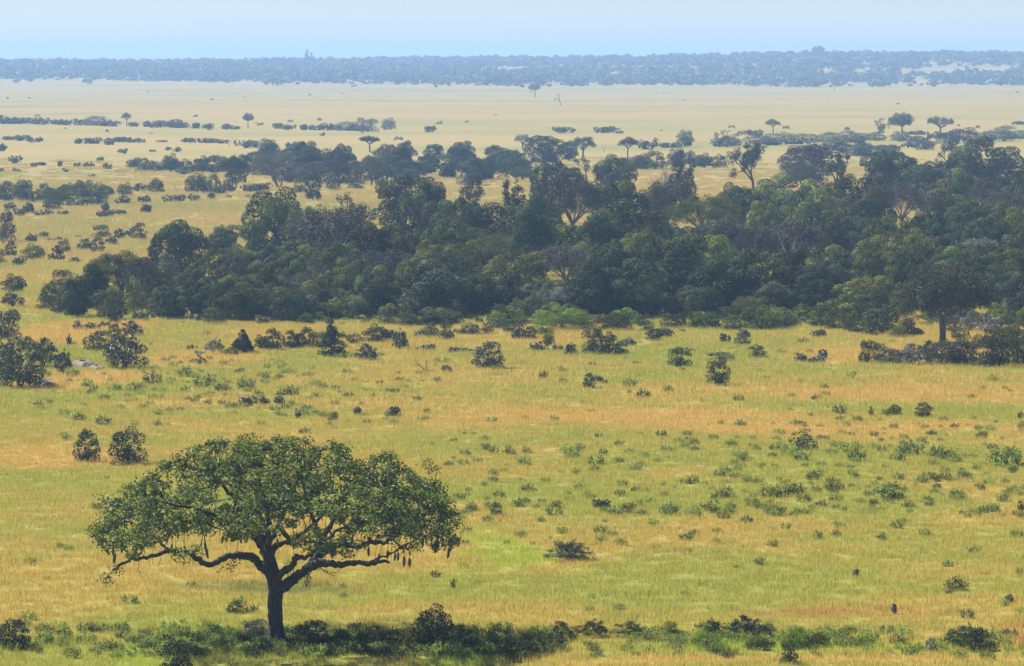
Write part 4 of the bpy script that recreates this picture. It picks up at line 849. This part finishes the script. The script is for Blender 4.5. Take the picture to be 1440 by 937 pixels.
# rocks
m_, t_, o_ = new_mat('pale_rock'); p_ = N(t_, 'ShaderNodeBsdfPrincipled'); p_.inputs['Roughness'].default_value = .9; tc_ = N(t_, 'ShaderNodeTexCoord')
nz = noise(t_, tc_.outputs['Object'], 3, 6, .7); t_.links.new(mixc(t_, ramp01(t_, nz, .3, .7), (.13, .10, .085), (.27, .215, .185)), p_.inputs['Base Color'])
b_ = N(t_, 'ShaderNodeBump'); b_.inputs['Distance'].default_value = .08; t_.links.new(nz, b_.inputs['Height']); t_.links.new(b_.outputs[0], p_.inputs['Normal']); t_.links.new(p_.outputs[0], o_.inputs[0]); ROCK = m_
def rock(px, py, w, d, h, label):
    p = at(px, py); nu_, nv_ = 20, 8; G = Geo(); rings = []
    rr = 1 + .14 * np.sin(np.arange(nu_) * 1.7) + rng.normal(0, .07, nu_)
    for j in range(nv_):
        f = j / (nv_ - 1.); a = np.arange(nu_) / nu_ * 2 * np.pi; q = rr * math.cos(f * 1.45) ** .55
        rings.append(np.column_stack([np.cos(a) * q * w, np.sin(a) * q * d, np.full(nu_, -.15 + (h + .15) * math.sin(f * 1.5)) + rng.normal(0, .03, nu_) * (j > 0)]))
    V = np.concatenate(rings); i = np.arange(nv_ - 1)[:, None] * nu_; j = np.arange(nu_)[None]; Q = np.stack([i + j, i + (j + 1) % nu_, i + nu_ + (j + 1) % nu_, i + nu_ + j], -1).reshape(-1, 4)
    G.add(V, Q, .5); o = bpy.data.objects.new('rock', G.mesh('rock', ROCK, True)); COL.objects.link(o); o.location = p; o['label'] = label; o['category'] = 'rock'; o['group'] = 'pale rocks in the grass'
    THINGS.append(dict(o=o, look='', label=label, u=px, v=py, cat='rock', group='', y=p[1]))
rock(116, 515, 1.0, 2.2, .5, 'flat pale pinkish rock right of the broad grey-green bush'); rock(62, 543, .9, 1.6, .42, 'flat pale rock below the broad grey-green bush at the left edge')
rock(135, 519, .7, 1.3, .3, 'smaller pale rock touching the right end of the flat pinkish rock')
# fallen branch
p = at(610, 524); G = Geo(); branchy(G, (0, 0, .15), (-1, .1, .12), .9, .07, 2, .35, 0, 2, None, 5, .02)
o = bpy.data.objects.new('fallen_branch', G.mesh('fallen_branch', TWIG, True)); COL.objects.link(o); o.location = p; o['label'] = 'pale fallen branch lying in tan grass beside a tiny dark bush'; o['category'] = 'branch'
THINGS.append(dict(o=o, look='', label=o['label'], u=610, v=522, cat='branch', group=None, y=p[1]))

# ------------------------------------------------------------------ labels for everything not named by hand
LM = [(1325, 430, 'the flat-topped tree'), (175, 495, 'the round glossy bush'), (466, 470, 'the square-tufted shrub'), (790, 445, 'the bright green dome bush'), (387, 300, "the thicket's tall left-end tree"),
      (770, 412, 'the silvery shrub pair'), (1010, 525, 'the tall leaning bush'), (1060, 222, 'the grey open skyline tree'), (1268, 178, 'the tallest umbrella tree'), (392, 236, 'the wide leafless tree'), (764, 210, 'the dark tree behind the thicket'),
      (388, 740, 'the sausage tree'), (252, 335, 'the tall dark left tree'), (1392, 232, 'the biggest skyline tree'), (1214, 412, 'the yellow-green dome tree'), (688, 500, 'the round spiky bush'), (47, 355, 'the yellow-green left bush'), (20, 510, 'the broad left-edge bush'),
      (1298, 577, 'the orange-grass bush'), (800, 772, 'the low grey shrub'), (612, 882, 'the large dark strip bush'), (1048, 880, 'the dense lower-right bush'), (1368, 895, 'the bush by reddish grass'), (352, 563, 'the three tiny dark bushes'),
      (178, 168, 'the tiny left umbrella tree'), (349, 168, 'the bushy-based far tree'), (520, 200, 'the hazy umbrella tree'), (1087, 176, 'the small plain umbrella tree'), (638, 350, 'the olive dome tree'), (884, 400, 'the dark round front tree'), (1112, 330, 'the purplish feathery tree'),
      (806, 280, 'the tall purplish middle tree'), (478, 320, 'the big purplish left tree'), (1260, 335, 'the olive dome right'), (976, 355, 'the broad olive middle tree'), (204, 293, 'the lone dark plain bush'), (150, 630, 'the two dark bushes'), (1130, 640, 'the green herb patch'), (1220, 495, 'the scrub strip')]
ORD = ['leftmost', 'second', 'third', 'fourth', 'fifth', 'sixth', 'seventh', 'eighth', 'ninth', 'tenth', 'eleventh', 'twelfth', 'thirteenth', 'fourteenth']
grp = {}
for t in THINGS:
    if t['label']: t['o']['label'] = t['label']; continue
    best = min(((abs(t['u'] - a) + 1.8 * abs(t['v'] - b)), a, b, n) for a, b, n in LM if abs(t['u'] - a) + abs(t['v'] - b) > 7)
    dx, dy = t['u'] - best[1], t['v'] - best[2]
    if abs(dx) > 1.2 * abs(dy): rel = ('right of ' if dx > 0 else 'left of ') if abs(dx) < 90 else ('far right of ' if dx > 0 else 'far left of ')
    else: rel = 'below ' if dy > 0 else 'above '
    t['text'] = t['look'] + ' ' + rel + best[3]; grp.setdefault(t['text'], []).append(t)
for txt, L in grp.items():
    L.sort(key=lambda t: t['u'])
    for k, t in enumerate(L):
        s_ = txt if len(L) == 1 else (ORD[k] + (' from left: ' if k else ': ') + txt)
        t['o']['label'] = s_
# ------------------------------------------------------------------ haze
bm_v = np.array([(x, y, z) for x in (-10500, 10500) for y in (-700, 12500) for z in (-4, 64)], float)
me = raw_mesh('haze', bm_v, [(0, 1, 3, 2), (4, 6, 7, 5), (0, 4, 5, 1), (2, 3, 7, 6), (0, 2, 6, 4), (1, 5, 7, 3)])
hz = bpy.data.objects.new('haze', me); COL.objects.link(hz); hz['kind'] = 'stuff'
m, t, o = new_mat('haze'); pv = N(t, 'ShaderNodeVolumePrincipled'); pv.inputs['Color'].default_value = (.36, .60, 1, 1); pv.inputs['Density'].default_value = HAZE; pv.inputs['Anisotropy'].default_value = .12
t.links.new(pv.outputs[0], o.inputs['Volume']); me.materials.append(m)
print('THINGS', len(THINGS), 'objects', len(bpy.data.objects), 'tris', sum(len(m.polygons) for m in bpy.data.meshes) * 2)
